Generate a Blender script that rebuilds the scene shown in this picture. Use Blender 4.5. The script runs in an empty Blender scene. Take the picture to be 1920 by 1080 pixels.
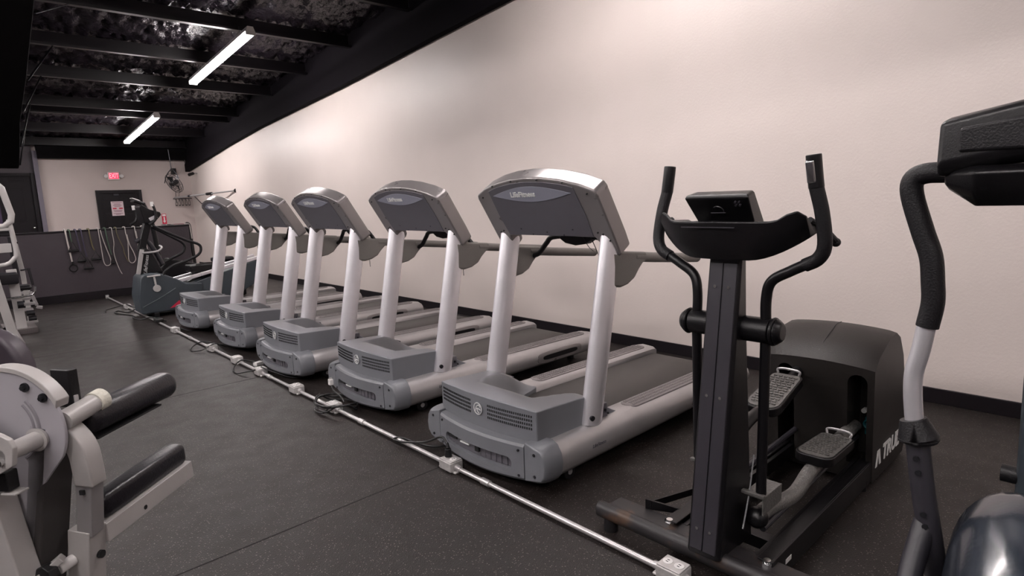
import bpy, bmesh, math, random
from mathutils import Vector, Matrix, noise
random.seed(7)
S = bpy.context.scene
COL = S.collection
PI = math.pi
R = math.radians

# ------------------------------------------------------------------ camera, world, exposure
cam_d = bpy.data.cameras.new('camera')
cam_d.sensor_width = 36.0
cam_d.lens = 1120.5 / 1920 * 36.0
cam_d.clip_start = 0.05
cam = bpy.data.objects.new('camera', cam_d)
COL.objects.link(cam)
yw, pt, rl = R(43.0), R(8.7), R(2.16)
fw = Vector((math.sin(yw) * math.cos(pt), math.cos(yw) * math.cos(pt), -math.sin(pt)))
rt0 = Vector((math.cos(yw), -math.sin(yw), 0))
dn0 = fw.cross(rt0)
rt = math.cos(rl) * rt0 + math.sin(rl) * dn0
dn = -math.sin(rl) * rt0 + math.cos(rl) * dn0
m = Matrix((rt, -dn, -fw)).transposed().to_4x4()
m.translation = (0, 0, 1.45)
cam.matrix_world = m
S.camera = cam

S.view_settings.view_transform = 'Standard'
S.view_settings.look = 'None'
S.view_settings.gamma = 1.0
S.view_settings.use_curve_mapping = False
S.view_settings.exposure = 0.36

w = bpy.data.worlds.new('world')
S.world = w
w.use_nodes = True
w.node_tree.nodes['Background'].inputs[0].default_value = (0.9, 0.85, 1.0, 1)
w.node_tree.nodes['Background'].inputs[1].default_value = 0.02

ROOF_S = 0.0865
def roof(a, y):
    return a - ROOF_S * y

# ceiling fixtures; unseen rear and left bay ones added to brighten machines and wall: (x, y, length)
FIXTURES = [(2.95, 8.78, 2.4), (2.98, 13.6, 2.6), (2.95, 2.7, 2.6), (2.6, -3.4, 2.6),
            (-0.9, 5.0, 2.5), (-0.9, 1.0, 2.5), (-0.9, 9.0, 2.5), (-0.9, 13.2, 2.5),
            (-3.4, 3.0, 2.5), (-0.9, -3.4, 2.5), (-3.4, -1.4, 2.5), (-3.4, 7.4, 2.5), (-3.4, 12.0, 2.5)]
TUBE_RADIANCE = 95.0     # the bare tubes are the only lamps, added fixtures included

# ------------------------------------------------------------------ materials
MATS = {}
def mat(name, col, rough=0.5, metal=0.0, bump=0.0, bscale=60.0, vary=0.0, vscale=8.0, coat=0.0, emit=None, estr=0.0, spec=0.5):
    if name in MATS:
        return MATS[name]
    mt = bpy.data.materials.new(name)
    mt.use_nodes = True
    nt = mt.node_tree
    b = nt.nodes['Principled BSDF']
    b.inputs['Base Color'].default_value = (*col, 1)
    b.inputs['Roughness'].default_value = rough
    b.inputs['Metallic'].default_value = metal
    b.inputs['Specular IOR Level'].default_value = spec
    if coat:
        b.inputs['Coat Weight'].default_value = coat
        b.inputs['Coat Roughness'].default_value = 0.12
    if emit:
        b.inputs['Emission Color'].default_value = (*emit, 1)
        b.inputs['Emission Strength'].default_value = estr
    tc = nt.nodes.new('ShaderNodeTexCoord')
    if vary:
        n = nt.nodes.new('ShaderNodeTexNoise')
        n.inputs['Scale'].default_value = vscale
        n.inputs['Detail'].default_value = 4
        nt.links.new(tc.outputs['Object'], n.inputs['Vector'])
        mr = nt.nodes.new('ShaderNodeMapRange')
        mr.inputs['From Min'].default_value = 0.25
        mr.inputs['From Max'].default_value = 0.75
        mr.inputs['To Min'].default_value = 1 - vary
        mr.inputs['To Max'].default_value = 1 + vary
        nt.links.new(n.outputs['Fac'], mr.inputs['Value'])
        mx = nt.nodes.new('ShaderNodeVectorMath')
        mx.operation = 'SCALE'
        mx.inputs[0].default_value = col
        nt.links.new(mr.outputs['Result'], mx.inputs['Scale'])
        nt.links.new(mx.outputs['Vector'], b.inputs['Base Color'])
        rm = nt.nodes.new('ShaderNodeMapRange')
        rm.inputs['To Min'].default_value = max(0.02, rough - vary * 0.5)
        rm.inputs['To Max'].default_value = min(1, rough + vary * 0.5)
        nt.links.new(n.outputs['Fac'], rm.inputs['Value'])
        nt.links.new(rm.outputs['Result'], b.inputs['Roughness'])
    if bump:
        n2 = nt.nodes.new('ShaderNodeTexNoise')
        n2.inputs['Scale'].default_value = bscale
        n2.inputs['Detail'].default_value = 3
        nt.links.new(tc.outputs['Object'], n2.inputs['Vector'])
        bp = nt.nodes.new('ShaderNodeBump')
        bp.inputs['Strength'].default_value = bump
        bp.inputs['Distance'].default_value = 0.01
        nt.links.new(n2.outputs['Fac'], bp.inputs['Height'])
        nt.links.new(bp.outputs['Normal'], b.inputs['Normal'])
    MATS[name] = mt
    return mt

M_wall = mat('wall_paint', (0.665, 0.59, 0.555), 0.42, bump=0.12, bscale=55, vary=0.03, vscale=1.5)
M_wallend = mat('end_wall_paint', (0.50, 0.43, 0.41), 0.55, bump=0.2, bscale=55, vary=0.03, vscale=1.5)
M_dwall = mat('dark_wall_paint', (0.042, 0.033, 0.040), 0.55, bump=0.2, bscale=50, vary=0.05, vscale=2)
M_black = mat('black_trim_paint', (0.007, 0.005, 0.007), 0.45, vary=0.1, vscale=3, spec=0.3)
M_fascia = mat('fascia_paint', (0.004, 0.003, 0.0045), 0.9, vary=0.1, vscale=3, spec=0.1)
M_foam = mat('black_foam', (0.016, 0.0125, 0.017), 0.22, bump=1.0, bscale=38, vary=0.05, vscale=10, spec=0.5)
M_purlin = mat('purlin_steel', (0.004, 0.003, 0.004), 0.36, vary=0.1, vscale=5, spec=0.3)
M_girder = mat('girder_steel', (0.003,0.0025,0.003), 0.9, vary=0.1, vscale=4, spec=0.12)
M_silver = mat('silver_paint', (0.88, 0.86, 0.90), 0.42, metal=0.78, vary=0.03, vscale=12)
M_railsilver = mat('rail_silver', (0.46, 0.445, 0.45), 0.36, metal=0.6, vary=0.05, vscale=9)
M_hood = mat('hood_grey', (0.160, 0.165, 0.182), 0.36, bump=0.1, bscale=300, vary=0.04, vscale=12)
M_panel = mat('panel_grey', (0.095, 0.090, 0.104), 0.42, bump=0.08, bscale=300, vary=0.04, vscale=10)
M_shell = mat('shell_grey', (0.27, 0.25, 0.25), 0.28, metal=0.5, vary=0.04, vscale=10)
M_badge = mat('badge_grey', (0.26, 0.265, 0.32), 0.35)
M_logo = mat('logo_pale', (0.75, 0.75, 0.74), 0.4)
M_chrome = mat('chrome', (0.75, 0.75, 0.76), 0.18, metal=1.0, vary=0.04, vscale=20)
M_rubber = mat('rail_rubber', (0.135, 0.125, 0.115), 0.42, bump=0.2, bscale=200, vary=0.06)
M_belt = mat('belt_rubber', (0.05,0.044,0.041), 0.62, bump=0.3, bscale=400, vary=0.10, vscale=6)
M_tread = mat('tread_strip', (0.20, 0.18, 0.18), 0.55, bump=0.5, bscale=160, vary=0.1, vscale=40)
M_dark = mat('black_plastic', (0.006, 0.0055, 0.0065), 0.45, bump=0.1, bscale=250, vary=0.08, spec=0.35)
M_void = mat('recess_black', (0.004, 0.004, 0.005), 0.8, vary=0.05)
M_bolt = mat('dark_bolt', (0.03, 0.03, 0.035), 0.35, metal=0.6, vary=0.05)
M_elip = mat('black_enamel', (0.0045, 0.004, 0.005), 0.36, bump=0.08, bscale=300, vary=0.08, vscale=10, spec=0.35)
M_elipface = mat('mast_enamel', (0.026,0.024,0.030), 0.42, vary=0.06, vscale=10)
M_housing = mat('housing_plastic', (0.016, 0.0135, 0.0125), 0.42, bump=0.15, bscale=250, vary=0.08, vscale=9, spec=0.35)
M_grip = mat('foam_grip', (0.007, 0.0063, 0.0078), 0.5, bump=0.2, bscale=220, vary=0.08, spec=0.35)
M_teal = mat('teal_plastic', (0.01, 0.12, 0.14), 0.4, vary=0.1)
M_worn = mat('worn_pedal', (0.11, 0.105, 0.10), 0.4, bump=0.4, bscale=120, vary=0.25, vscale=40)
M_ivory = mat('ivory_enamel', (0.42, 0.40, 0.39), 0.36, bump=0.05, bscale=200, vary=0.05, vscale=9)
M_plate = mat('cam_plate_enamel', (0.36, 0.345, 0.37), 0.32, vary=0.04, vscale=6)
M_vinyl = mat('black_vinyl', (0.008,0.007,0.010), 0.33, bump=0.15, bscale=150, vary=0.08)
M_conduit = mat('galvanised_steel', (0.62, 0.60, 0.60), 0.33, metal=0.7, vary=0.1, vscale=30)
M_box = mat('cast_box', (0.55, 0.53, 0.52), 0.45, metal=0.4, bump=0.2, bscale=120, vary=0.1, vscale=40)
M_white = mat('white_plastic', (0.75, 0.73, 0.72), 0.5, vary=0.03)
M_cord = mat('cord_rubber', (0.008,0.0075,0.008), 0.42, vary=0.08)
M_bike = mat('slate_plastic', (0.040, 0.050, 0.060), 0.42, vary=0.06)
M_navy = mat('navy_shell', (0.016,0.021,0.031), 0.26, coat=0.5, bump=0.04, bscale=120, vary=0.05)
M_red = mat('red_print', (0.55, 0.02, 0.06), 0.5, vary=0.03)
M_paper = mat('pink_white_paper', (0.62, 0.50, 0.53), 0.6, vary=0.03)
M_band = mat('pale_band', (0.50, 0.45, 0.43), 0.5, vary=0.08)
M_bandg = mat('green_band', (0.06, 0.11, 0.07), 0.5, vary=0.1)
M_bando = mat('olive_band', (0.13, 0.11, 0.05), 0.5, vary=0.1)
M_bandp = mat('purple_band', (0.05, 0.04, 0.08), 0.5, vary=0.1)
M_door = mat('door_paint', (0.006, 0.0045, 0.006), 0.45, vary=0.1, vscale=3, spec=0.2)
M_screen = mat('display_black', (0.01, 0.012, 0.014), 0.15)
M_tube = mat('lit_tube', (0.9, 0.9, 0.9), 0.4, emit=(1.0, 0.93, 0.92), estr=TUBE_RADIANCE)
M_exit = mat('exit_red', (0.6, 0.02, 0.05), 0.4, emit=(1.0, 0.03, 0.10), estr=0.85)
M_exitl = mat('exit_letters', (0.9, 0.4, 0.45), 0.4, emit=(1.0, 0.35, 0.40), estr=1.0)

# rusty beam: black enamel worn to brown on its top
def mat_rust():
    mt = mat('rusty_beam', (0.03, 0.027, 0.027), 0.5)
    nt = mt.node_tree
    b = nt.nodes['Principled BSDF']
    tc = nt.nodes.new('ShaderNodeTexCoord')
    n = nt.nodes.new('ShaderNodeTexNoise'); n.inputs['Scale'].default_value = 9; n.inputs['Detail'].default_value = 8
    nt.links.new(tc.outputs['Object'], n.inputs['Vector'])
    cr = nt.nodes.new('ShaderNodeValToRGB')
    cr.color_ramp.elements[0].position = 0.56; cr.color_ramp.elements[0].color = (0.016, 0.014, 0.015, 1)
    cr.color_ramp.elements[1].position = 0.66; cr.color_ramp.elements[1].color = (0.06, 0.032, 0.018, 1)
    nt.links.new(n.outputs['Fac'], cr.inputs['Fac'])
    nt.links.new(cr.outputs['Color'], b.inputs['Base Color'])
    return mt
M_rust = mat_rust()

def mat_floor():
    mt = mat('rubber_mat', (0.03, 0.03, 0.03), 0.45)
    nt = mt.node_tree
    b = nt.nodes['Principled BSDF']
    tc = nt.nodes.new('ShaderNodeTexCoord')
    def noi(s, d=4):
        n = nt.nodes.new('ShaderNodeTexNoise'); n.inputs['Scale'].default_value = s; n.inputs['Detail'].default_value = d
        nt.links.new(tc.outputs['Object'], n.inputs['Vector']); return n
    big, mid = noi(0.9, 5), noi(7, 6)
    vor = nt.nodes.new('ShaderNodeTexVoronoi'); vor.inputs['Scale'].default_value = 120
    nt.links.new(tc.outputs['Object'], vor.inputs['Vector'])
    cr = nt.nodes.new('ShaderNodeValToRGB')
    cr.color_ramp.elements[0].position = 0.3; cr.color_ramp.elements[0].color = (0.0085, 0.0062, 0.0055, 1)
    cr.color_ramp.elements[1].position = 0.7; cr.color_ramp.elements[1].color = (0.0175, 0.0130, 0.0118, 1)
    mixf = nt.nodes.new('ShaderNodeMath'); mixf.operation = 'MULTIPLY_ADD'; mixf.inputs[1].default_value = 0.4
    nt.links.new(mid.outputs['Fac'], mixf.inputs[0])
    sc = nt.nodes.new('ShaderNodeMath'); sc.operation = 'MULTIPLY'; sc.inputs[1].default_value = 0.6
    nt.links.new(big.outputs['Fac'], sc.inputs[0]); nt.links.new(sc.outputs[0], mixf.inputs[2])
    nt.links.new(mixf.outputs[0], cr.inputs['Fac'])
    # light flecks in some of the grains
    sep = nt.nodes.new('ShaderNodeSeparateColor')
    nt.links.new(vor.outputs['Color'], sep.inputs['Color'])
    gt = nt.nodes.new('ShaderNodeMath'); gt.operation = 'GREATER_THAN'; gt.inputs[1].default_value = 0.80
    nt.links.new(sep.outputs['Red'], gt.inputs[0])
    lt = nt.nodes.new('ShaderNodeMath'); lt.operation = 'LESS_THAN'; lt.inputs[1].default_value = 0.33
    nt.links.new(vor.outputs['Distance'], lt.inputs[0])
    mu = nt.nodes.new('ShaderNodeMath'); mu.operation = 'MULTIPLY'
    nt.links.new(gt.outputs[0], mu.inputs[0]); nt.links.new(lt.outputs[0], mu.inputs[1])
    mx = nt.nodes.new('ShaderNodeMixRGB')
    mx.inputs['Color2'].default_value = (0.12, 0.105, 0.095, 1)
    nt.links.new(mu.outputs[0], mx.inputs['Fac']); nt.links.new(cr.outputs['Color'], mx.inputs['Color1'])
    nt.links.new(mx.outputs['Color'], b.inputs['Base Color'])
    rr = nt.nodes.new('ShaderNodeMapRange'); rr.inputs['To Min'].default_value = 0.34; rr.inputs['To Max'].default_value = 0.60
    nt.links.new(mid.outputs['Fac'], rr.inputs['Value']); nt.links.new(rr.outputs['Result'], b.inputs['Roughness'])
    fine = noi(170, 3)
    bp = nt.nodes.new('ShaderNodeBump'); bp.inputs['Strength'].default_value = 0.45; bp.inputs['Distance'].default_value = 0.006
    nt.links.new(fine.outputs['Fac'], bp.inputs['Height']); nt.links.new(bp.outputs['Normal'], b.inputs['Normal'])
    b.inputs['Specular IOR Level'].default_value = 0.38
    return mt
M_floor = mat_floor()
M_seam = mat('mat_seam', (0.006, 0.005, 0.005), 0.8)

# ------------------------------------------------------------------ mesh helpers
def spline(pts, n=6):
    P = [Vector(p) for p in pts]
    if len(P) < 3:
        return P
    out = []
    for i in range(len(P) - 1):
        p0 = P[i - 1] if i else 2 * P[0] - P[1]
        p1, p2 = P[i], P[i + 1]
        p3 = P[i + 2] if i + 2 < len(P) else 2 * P[-1] - P[-2]
        for k in range(n):
            t = k / n
            out.append(0.5 * ((2 * p1) + (-p0 + p2) * t + (2 * p0 - 5 * p1 + 4 * p2 - p3) * t * t + (-p0 + 3 * p1 - 3 * p2 + p3) * t ** 3))
    out.append(P[-1])
    return out

class MB:
    def __init__(self, off=(0, 0, 0)):
        self.bm = bmesh.new()
        self.off = Vector(off)
    def _v(self, p):
        return self.bm.verts.new(Vector(p) - self.off)
    def box(self, c, s, rot=None):
        r = rot if rot is not None else Matrix.Identity(3)
        vs = []
        for sx in (-.5, .5):
            for sy in (-.5, .5):
                for sz in (-.5, .5):
                    vs.append(self._v(Vector(c) + r @ Vector((sx * s[0], sy * s[1], sz * s[2]))))
        for f in ((0, 1, 3, 2), (4, 6, 7, 5), (0, 4, 5, 1), (2, 3, 7, 6), (0, 2, 6, 4), (1, 5, 7, 3)):
            self.bm.faces.new([vs[i] for i in f])
        return self
    def bar(self, a, b, wdt, hgt, up=(0, 0, 1)):
        a, b = Vector(a), Vector(b)
        d = (b - a); L = d.length; d.normalize()
        u = Vector(up); s = d.cross(u)
        if s.length < 1e-4:
            s = d.cross(Vector((1, 0, 0)))
        s.normalize(); u = s.cross(d).normalized()
        r = Matrix((d, s, u)).transposed()
        return self.box((a + b) / 2, (L, wdt, hgt), r)
    def loft(self, rings, closed=True, caps=True):
        vr = [[self._v(p) for p in ring] for ring in rings]
        n = len(vr[0])
        for i in range(len(vr) - 1):
            for j in range(n if closed else n - 1):
                k = (j + 1) % n
                try: self.bm.faces.new((vr[i][j], vr[i][k], vr[i + 1][k], vr[i + 1][j]))
                except ValueError: pass
        if caps:
            self.bm.faces.new(vr[0][::-1]); self.bm.faces.new(vr[-1])
        return self
    def tube(self, pts, r, seg=14, smooth=6, caps=True, ry=None, ref=(0, 0, 1), closed=False):
        n0 = len(pts)
        P = spline(pts, smooth) if smooth and n0 > 2 else [Vector(p) for p in pts]
        def rad(i, rr):
            if isinstance(rr, (int, float)): return rr
            t = i / (len(P) - 1) * (len(rr) - 1)
            k = min(int(t), len(rr) - 2)
            return rr[k] * (1 - t + k) + rr[k + 1] * (t - k)
        rings = []
        s = None
        for i, p in enumerate(P):
            d = (P[min(i + 1, len(P) - 1)] - P[max(i - 1, 0)]).normalized()
            if s is None:
                s = d.cross(Vector(ref))
                if s.length < 1e-3: s = d.cross(Vector((1, 0, 0.01)))
            else:
                s = s - d * s.dot(d)
            s.normalize()
            u = s.cross(d).normalized()
            ra = rad(i, r); rb = rad(i, ry) if ry is not None else ra
            rings.append([p + s * (ra * math.cos(2 * PI * k / seg)) + u * (rb * math.sin(2 * PI * k / seg)) for k in range(seg)])
        return self.loft(rings, True, caps)
    def cyl(self, a, b, r, seg=24, r2=None):
        return self.tube([a, b], [r, r if r2 is None else r2], seg, 0)
    def ring(self, c, n, R_, r, seg=40, rs=8, a0=0, a1=2 * PI):
        n = Vector(n).normalized(); s = n.orthogonal().normalized(); t = n.cross(s)
        full = abs(a1 - a0 - 2 * PI) < 1e-6
        rings = []
        for i in range(seg + 1):
            a = a0 + (a1 - a0) * i / seg
            d = s * math.cos(a) + t * math.sin(a)
            rings.append([Vector(c) + d * (R_ + r * math.cos(2 * PI * k / rs)) + n * (r * math.sin(2 * PI * k / rs)) for k in range(rs)])
        return self.loft(rings, True, not full)
    def prism(self, pts, a, b):      # pts 3D outline, extruded from pts+a to pts+b
        a, b = Vector(a), Vector(b)
        return self.loft([[Vector(p) + a for p in pts], [Vector(p) + b for p in pts]])
    def ball(self, c, r, seg=16, sz=1.0):
        c = Vector(c); rings = []
        for i in range(1, 10):
            a = PI * i / 10
            rings.append([c + Vector((r * math.sin(a) * math.cos(2 * PI * k / seg), r * math.sin(a) * math.sin(2 * PI * k / seg), -r * sz * math.cos(a))) for k in range(seg)])
        return self.loft(rings)
    def build(self, name, m, parent=None, bevel=0.0, seg=2, angle=35, link=True):
        bm = self.bm
        bmesh.ops.remove_doubles(bm, verts=bm.verts, dist=1e-6)
        bmesh.ops.recalc_face_normals(bm, faces=bm.faces)
        me = bpy.data.meshes.new(name)
        bm.to_mesh(me); bm.free()
        return link_mesh(name, me, m, parent, bevel, seg, angle)

def link_mesh(name, me, m, parent=None, bevel=0.0, seg=2, angle=35):
    for p in me.polygons: p.use_smooth = True
    me.materials.clear(); me.materials.append(m)
    o = bpy.data.objects.new(name, me)
    COL.objects.link(o)
    if parent is not None: o.parent = parent
    if bevel:
        bv = o.modifiers.new('bevel', 'BEVEL')
        bv.width = bevel; bv.segments = seg; bv.limit_method = 'ANGLE'; bv.angle_limit = R(angle)
        bv.use_clamp_overlap = True
        wn = o.modifiers.new('wn', 'WEIGHTED_NORMAL'); wn.keep_sharp = False
    else:
        me.set_sharp_from_angle(angle=R(angle))
    return o

def tag(o, label=None, cat=None, group=None, kind=None):
    if label: o['label'] = label
    if cat: o['category'] = cat
    if group: o['group'] = group
    if kind: o['kind'] = kind
    return o

def thing(name, label, cat, loc=(0, 0, 0), rz=0, group=None):
    o = bpy.data.objects.new(name, None)
    o.empty_display_size = 0.1
    COL.objects.link(o)
    o.location = loc; o.rotation_euler = (0, 0, rz)
    return tag(o, label, cat, group)

def struct(o):
    o['kind'] = 'structure'
    return o

def copy_tree(root, loc, label, rz=None):
    r = root.copy(); COL.objects.link(r); r.location = loc
    if rz is not None: r.rotation_euler = (0, 0, rz)
    if label: r['label'] = label
    for ch in [c for c in root.children]:
        c = ch.copy(); COL.objects.link(c); c.parent = r
        for g in [q for q in ch.children]:
            d = g.copy(); COL.objects.link(d); d.parent = c
    return r

def text(name, body, size, m, parent, origin, right, up, extrude=0.002, shear=0.0, bold=0.0, sx=1.0):
    cu = bpy.data.curves.new(name, 'FONT')
    cu.body = body; cu.size = size; cu.extrude = extrude; cu.align_x = 'CENTER'; cu.align_y = 'CENTER'
    cu.shear = shear; cu.offset = bold; cu.resolution_u = 4
    t = bpy.data.objects.new(name, cu)
    COL.objects.link(t)
    dg = bpy.context.evaluated_depsgraph_get()
    me = bpy.data.meshes.new_from_object(t.evaluated_get(dg))
    COL.objects.unlink(t); bpy.data.objects.remove(t)
    r = Vector(right).normalized(); u = Vector(up).normalized(); n = r.cross(u)
    for v in me.vertices:
        c = v.co.copy()
        v.co = Vector(origin) + r * c.x * sx + u * c.y + n * c.z
    me.name = name
    return link_mesh(name, me, m, parent, angle=30)

def bool_cut(o, cutter):
    md = o.modifiers.new('cut', 'BOOLEAN'); md.object = cutter; md.operation = 'DIFFERENCE'; md.solver = 'EXACT'
    cutter.parent = o.parent
    bpy.context.view_layer.update()
    dg = bpy.context.evaluated_depsgraph_get()
    me = bpy.data.meshes.new_from_object(o.evaluated_get(dg))
    o.modifiers.clear()
    o.data = me
    for p in me.polygons: p.use_smooth = True
    me.set_sharp_from_angle(angle=R(30))
    bpy.data.objects.remove(cutter)
    return o

# ------------------------------------------------------------------ room shell
WX, YE, YB, XL = 4.6, 16.6, -6.0, -8.0
struct(MB().box(((WX + XL) / 2, (YE + YB) / 2, -0.05), (WX - XL + 0.3, YE - YB + 0.3, 0.1)).build('floor', M_floor))
sm = MB()
for y in (-2.6, -0.03, 2.556, 5.135, 7.71, 10.29):
    sm.box(((WX + XL) / 2, y, 0.0006), (WX - XL - 0.1, 0.007, 0.0012))
for x in (-3.1, 0.55 - 1.83):
    sm.box((x, 4.6, 0.0005), (0.006, 15.0, 0.001))
struct(sm.build('trim_1', M_seam))

# long painted wall on the right
ztop = [(YB - .1, 4.42), (4.82, 3.47), (8.35, 3.163), (11.76, 2.905), (13.6, 2.72), (YE, 2.36)]
wb = MB()
wb.prism([(WX, y, z + .6) for y, z in ztop] + [(WX, YE, 0), (WX, YB - .1, 0)], (0, 0, 0), (0.15, 0, 0))
struct(wb.build('wall_right', M_wall))
# black fascia running along the wall under the roof
fb = MB()
fb.prism([(WX, y, z) for y, z in ztop] + [(WX, y, z + .75) for y, z in ztop[::-1]], (-0.10, 0, 0), (-0.001, 0, 0))
struct(fb.build('trim_2', M_fascia, bevel=0.004))
struct(MB().box((WX - 0.009, (YE + YB) / 2, 0.05), (0.018, YE - YB, 0.10)).build('baseboard_right', M_black, bevel=0.003))
# end wall
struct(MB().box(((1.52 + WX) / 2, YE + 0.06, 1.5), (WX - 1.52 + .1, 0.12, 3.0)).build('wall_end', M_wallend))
struct(MB().box(((1.52 + XL) / 2, YE + 0.02, 1.5), (1.52 - XL, 0.12, 3.0)).build('wall_end_dark', M_dwall))
struct(MB().box((1.56, YE - 0.075, 1.40), (0.085, 0.07, 2.80)).build('trim_3', mat('lavender_strip', (0.13, 0.115, 0.145), 0.5, vary=0.05), bevel=0.004))
struct(MB().box(((1.6 + WX) / 2, YE - 0.10, 2.86), (WX - 1.6, 0.20, 0.44)).build('trim_4', M_girder))
struct(MB().box((XL - 0.06, (YE + YB) / 2, 2.4), (0.12, YE - YB, 5.0)).build('wall_left', M_dwall))
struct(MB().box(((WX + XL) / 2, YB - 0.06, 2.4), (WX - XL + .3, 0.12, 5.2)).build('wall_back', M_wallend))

# roof with sprayed foam between the purlins
PUR = [-4.3, -2.8, -1.3, 0.2, 1.8, 3.4, 4.95, 6.5, 8.03, 9.47, 10.9, 12.65, 13.2, 14.8, 16.3]
rb = bmesh.new()
nx, ny = 130, 250
x0, x1, y0, y1 = -0.2, WX, 5.0, YE
gv = []
for i in range(nx + 1):
    row = []
    for j in range(ny + 1):
        x = x0 + (x1 - x0) * i / nx; y = y0 + (y1 - y0) * j / ny
        n = noise.fractal(Vector((x * 9.0, y * 5.0, 0)), 0.9, 2.2, 4) * 0.045 + (0.5 - abs(noise.noise(Vector((x * 13, y * 6, 3))))) * 0.09
        edge = min(1.0, min(i, nx - i, j, ny - j) / 2)
        row.append(rb.verts.new((x, y, roof(4.54, y) - n * edge)))
    gv.append(row)
for i in range(nx):
    for j in range(ny):
        rb.faces.new((gv[i][j], gv[i][j + 1], gv[i + 1][j + 1], gv[i + 1][j]))
def rq(xa, xb, ya, yb):
    rb.faces.new([rb.verts.new(p) for p in ((xa, ya, roof(4.54, ya)), (xa, yb, roof(4.54, yb)), (xb, yb, roof(4.54, yb)), (xb, ya, roof(4.54, ya)))])
rq(XL - .1, x0, YB - .1, YE + .1); rq(x0, WX + .1, YB - .1, y0)
me = bpy.data.meshes.new('ceiling'); rb.to_mesh(me); rb.free()
struct(link_mesh('ceiling', me, M_foam, angle=80))
for k, y in enumerate(PUR):
    z = roof(4.31, y)
    p = MB()
    p.box(((WX + XL) / 2, y, z + 0.085), (WX - XL - 0.22, 0.010, 0.17))
    p.box(((WX + XL) / 2, y - 0.035, z + 0.004), (WX - XL - 0.22, 0.075, 0.008))
    p.box(((WX + XL) / 2, y + 0.035, z + 0.166), (WX - XL - 0.22, 0.075, 0.008))
    p.box(((WX + XL) / 2, y - 0.071, z + 0.014), (WX - XL - 0.22, 0.004, 0.022))
    o = p.build('ceiling_purlin', M_purlin)
    struct(o)

# tapered black rafter that ends in a deep haunch
gd = MB()
gp = [(-6.0, 4.68), (6.7, 3.62), (10.4, 3.3), (10.4, 2.06), (10.2, 2.10), (9.35, 2.54), (8.1, 2.84), (6.7, 3.26), (5.0, 3.34), (2.0, 3.52), (-6.0, 4.20)]
gd.prism([(0.8, y, z) for y, z in gp], (-.35, 0, 0), (0, 0, 0))
struct(gd.build('ceiling_rafter', M_girder, bevel=0.01))
for (ya, za, yb) in ((6.9, 3.2, 8.03), (8.15, 2.83, 9.47), (9.0, 2.62, 10.9), (9.9, 2.3, 12.65), (10.3, 2.1, 13.2)):
    b_ = MB(); b_.bar((0.81, ya, za), (1.25, yb, roof(4.33, yb)), 0.02, 0.004)
    struct(b_.build('trim_5', M_purlin))

# ------------------------------------------------------------------ half wall with rubber-capped top
HY = 12.15
struct(MB().box(((3.24 - 3.0) / 2, HY + 0.07, 0.57), (6.24, 0.14, 1.14)).build('wall_half', M_dwall))
struct(MB().box(((3.24 - 3.0) / 2, HY + 0.07, 1.153), (6.27, 0.17, 0.026)).build('trim_6', M_black, bevel=0.004))
struct(MB().box(((3.24 - 3.0) / 2, HY - 0.012, 0.065), (6.24, 0.024, 0.13)).build('baseboard_half', M_black, bevel=0.003))

# ------------------------------------------------------------------ doors on the end wall
def panel_door(name, xa, xb, ztop_, handle_x, y, panels, frame=0.07):
    o = MB((0, 0, 0)).box(((xa + xb) / 2, y - 0.02, ztop_ / 2), (xb - xa - 2 * frame, 0.04, ztop_ - frame)).build(name, M_door, bevel=0.003)
    struct(o)
    f = MB()
    f.box((xa + frame / 2, y - 0.035, ztop_ / 2), (frame, 0.07, ztop_))
    f.box((xb - frame / 2, y - 0.035, ztop_ / 2), (frame, 0.07, ztop_))
    f.box(((xa + xb) / 2, y - 0.035, ztop_ - frame / 2), (xb - xa - 2 * frame, 0.07, frame))
    f.build('door_frame', M_door, o, bevel=0.004)
    pm = MB()
    for (pa, pb, za, zb) in panels:
        cx, cz = (pa + pb) / 2, (za + zb) / 2
        pm.box((cx, y - 0.043, cz), (pb - pa, 0.010, zb - za))
        pm.box((cx, y - 0.050, cz), (pb - pa - 0.06, 0.010, zb - za - 0.06))
    pm.build('door_panel', M_door, o, bevel=0.003)
    if handle_x:
        k = MB(); k.cyl((handle_x, y - 0.04, 1.17), (handle_x, y - 0.075, 1.17), 0.012); k.ball((handle_x, y - 0.09, 1.17), 0.03)
        k.build('door_knob', M_chrome, o)
    return o
d1 = panel_door('door_1', 0.55, 1.50, 2.33, 1.37, YE - 0.04, [(0.68, 0.98, 0.15, 0.95), (1.07, 1.37, 0.15, 0.95), (0.68, 0.98, 1.3, 2.0), (1.02, 1.28, 1.3, 2.02), (0.72, 0.98, 2.14, 2.23), (1.07, 1.33, 2.14, 2.23)])
d2 = panel_door('door_2', 2.57, 3.48, 1.94, None, YE, [(2.70, 2.98, 0.15, 0.85), (3.07, 3.35, 0.15, 0.85), (2.70, 2.98, 0.98, 1.42), (3.07, 3.35, 0.98, 1.42), (2.70, 2.98, 1.52, 1.76), (3.07, 3.35, 1.52, 1.76)])
MB().box((2.96, YE - 0.06, 1.83), (0.10, 0.03, 0.05)).build('door_closer', M_bolt, d2, bevel=0.004)

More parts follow.
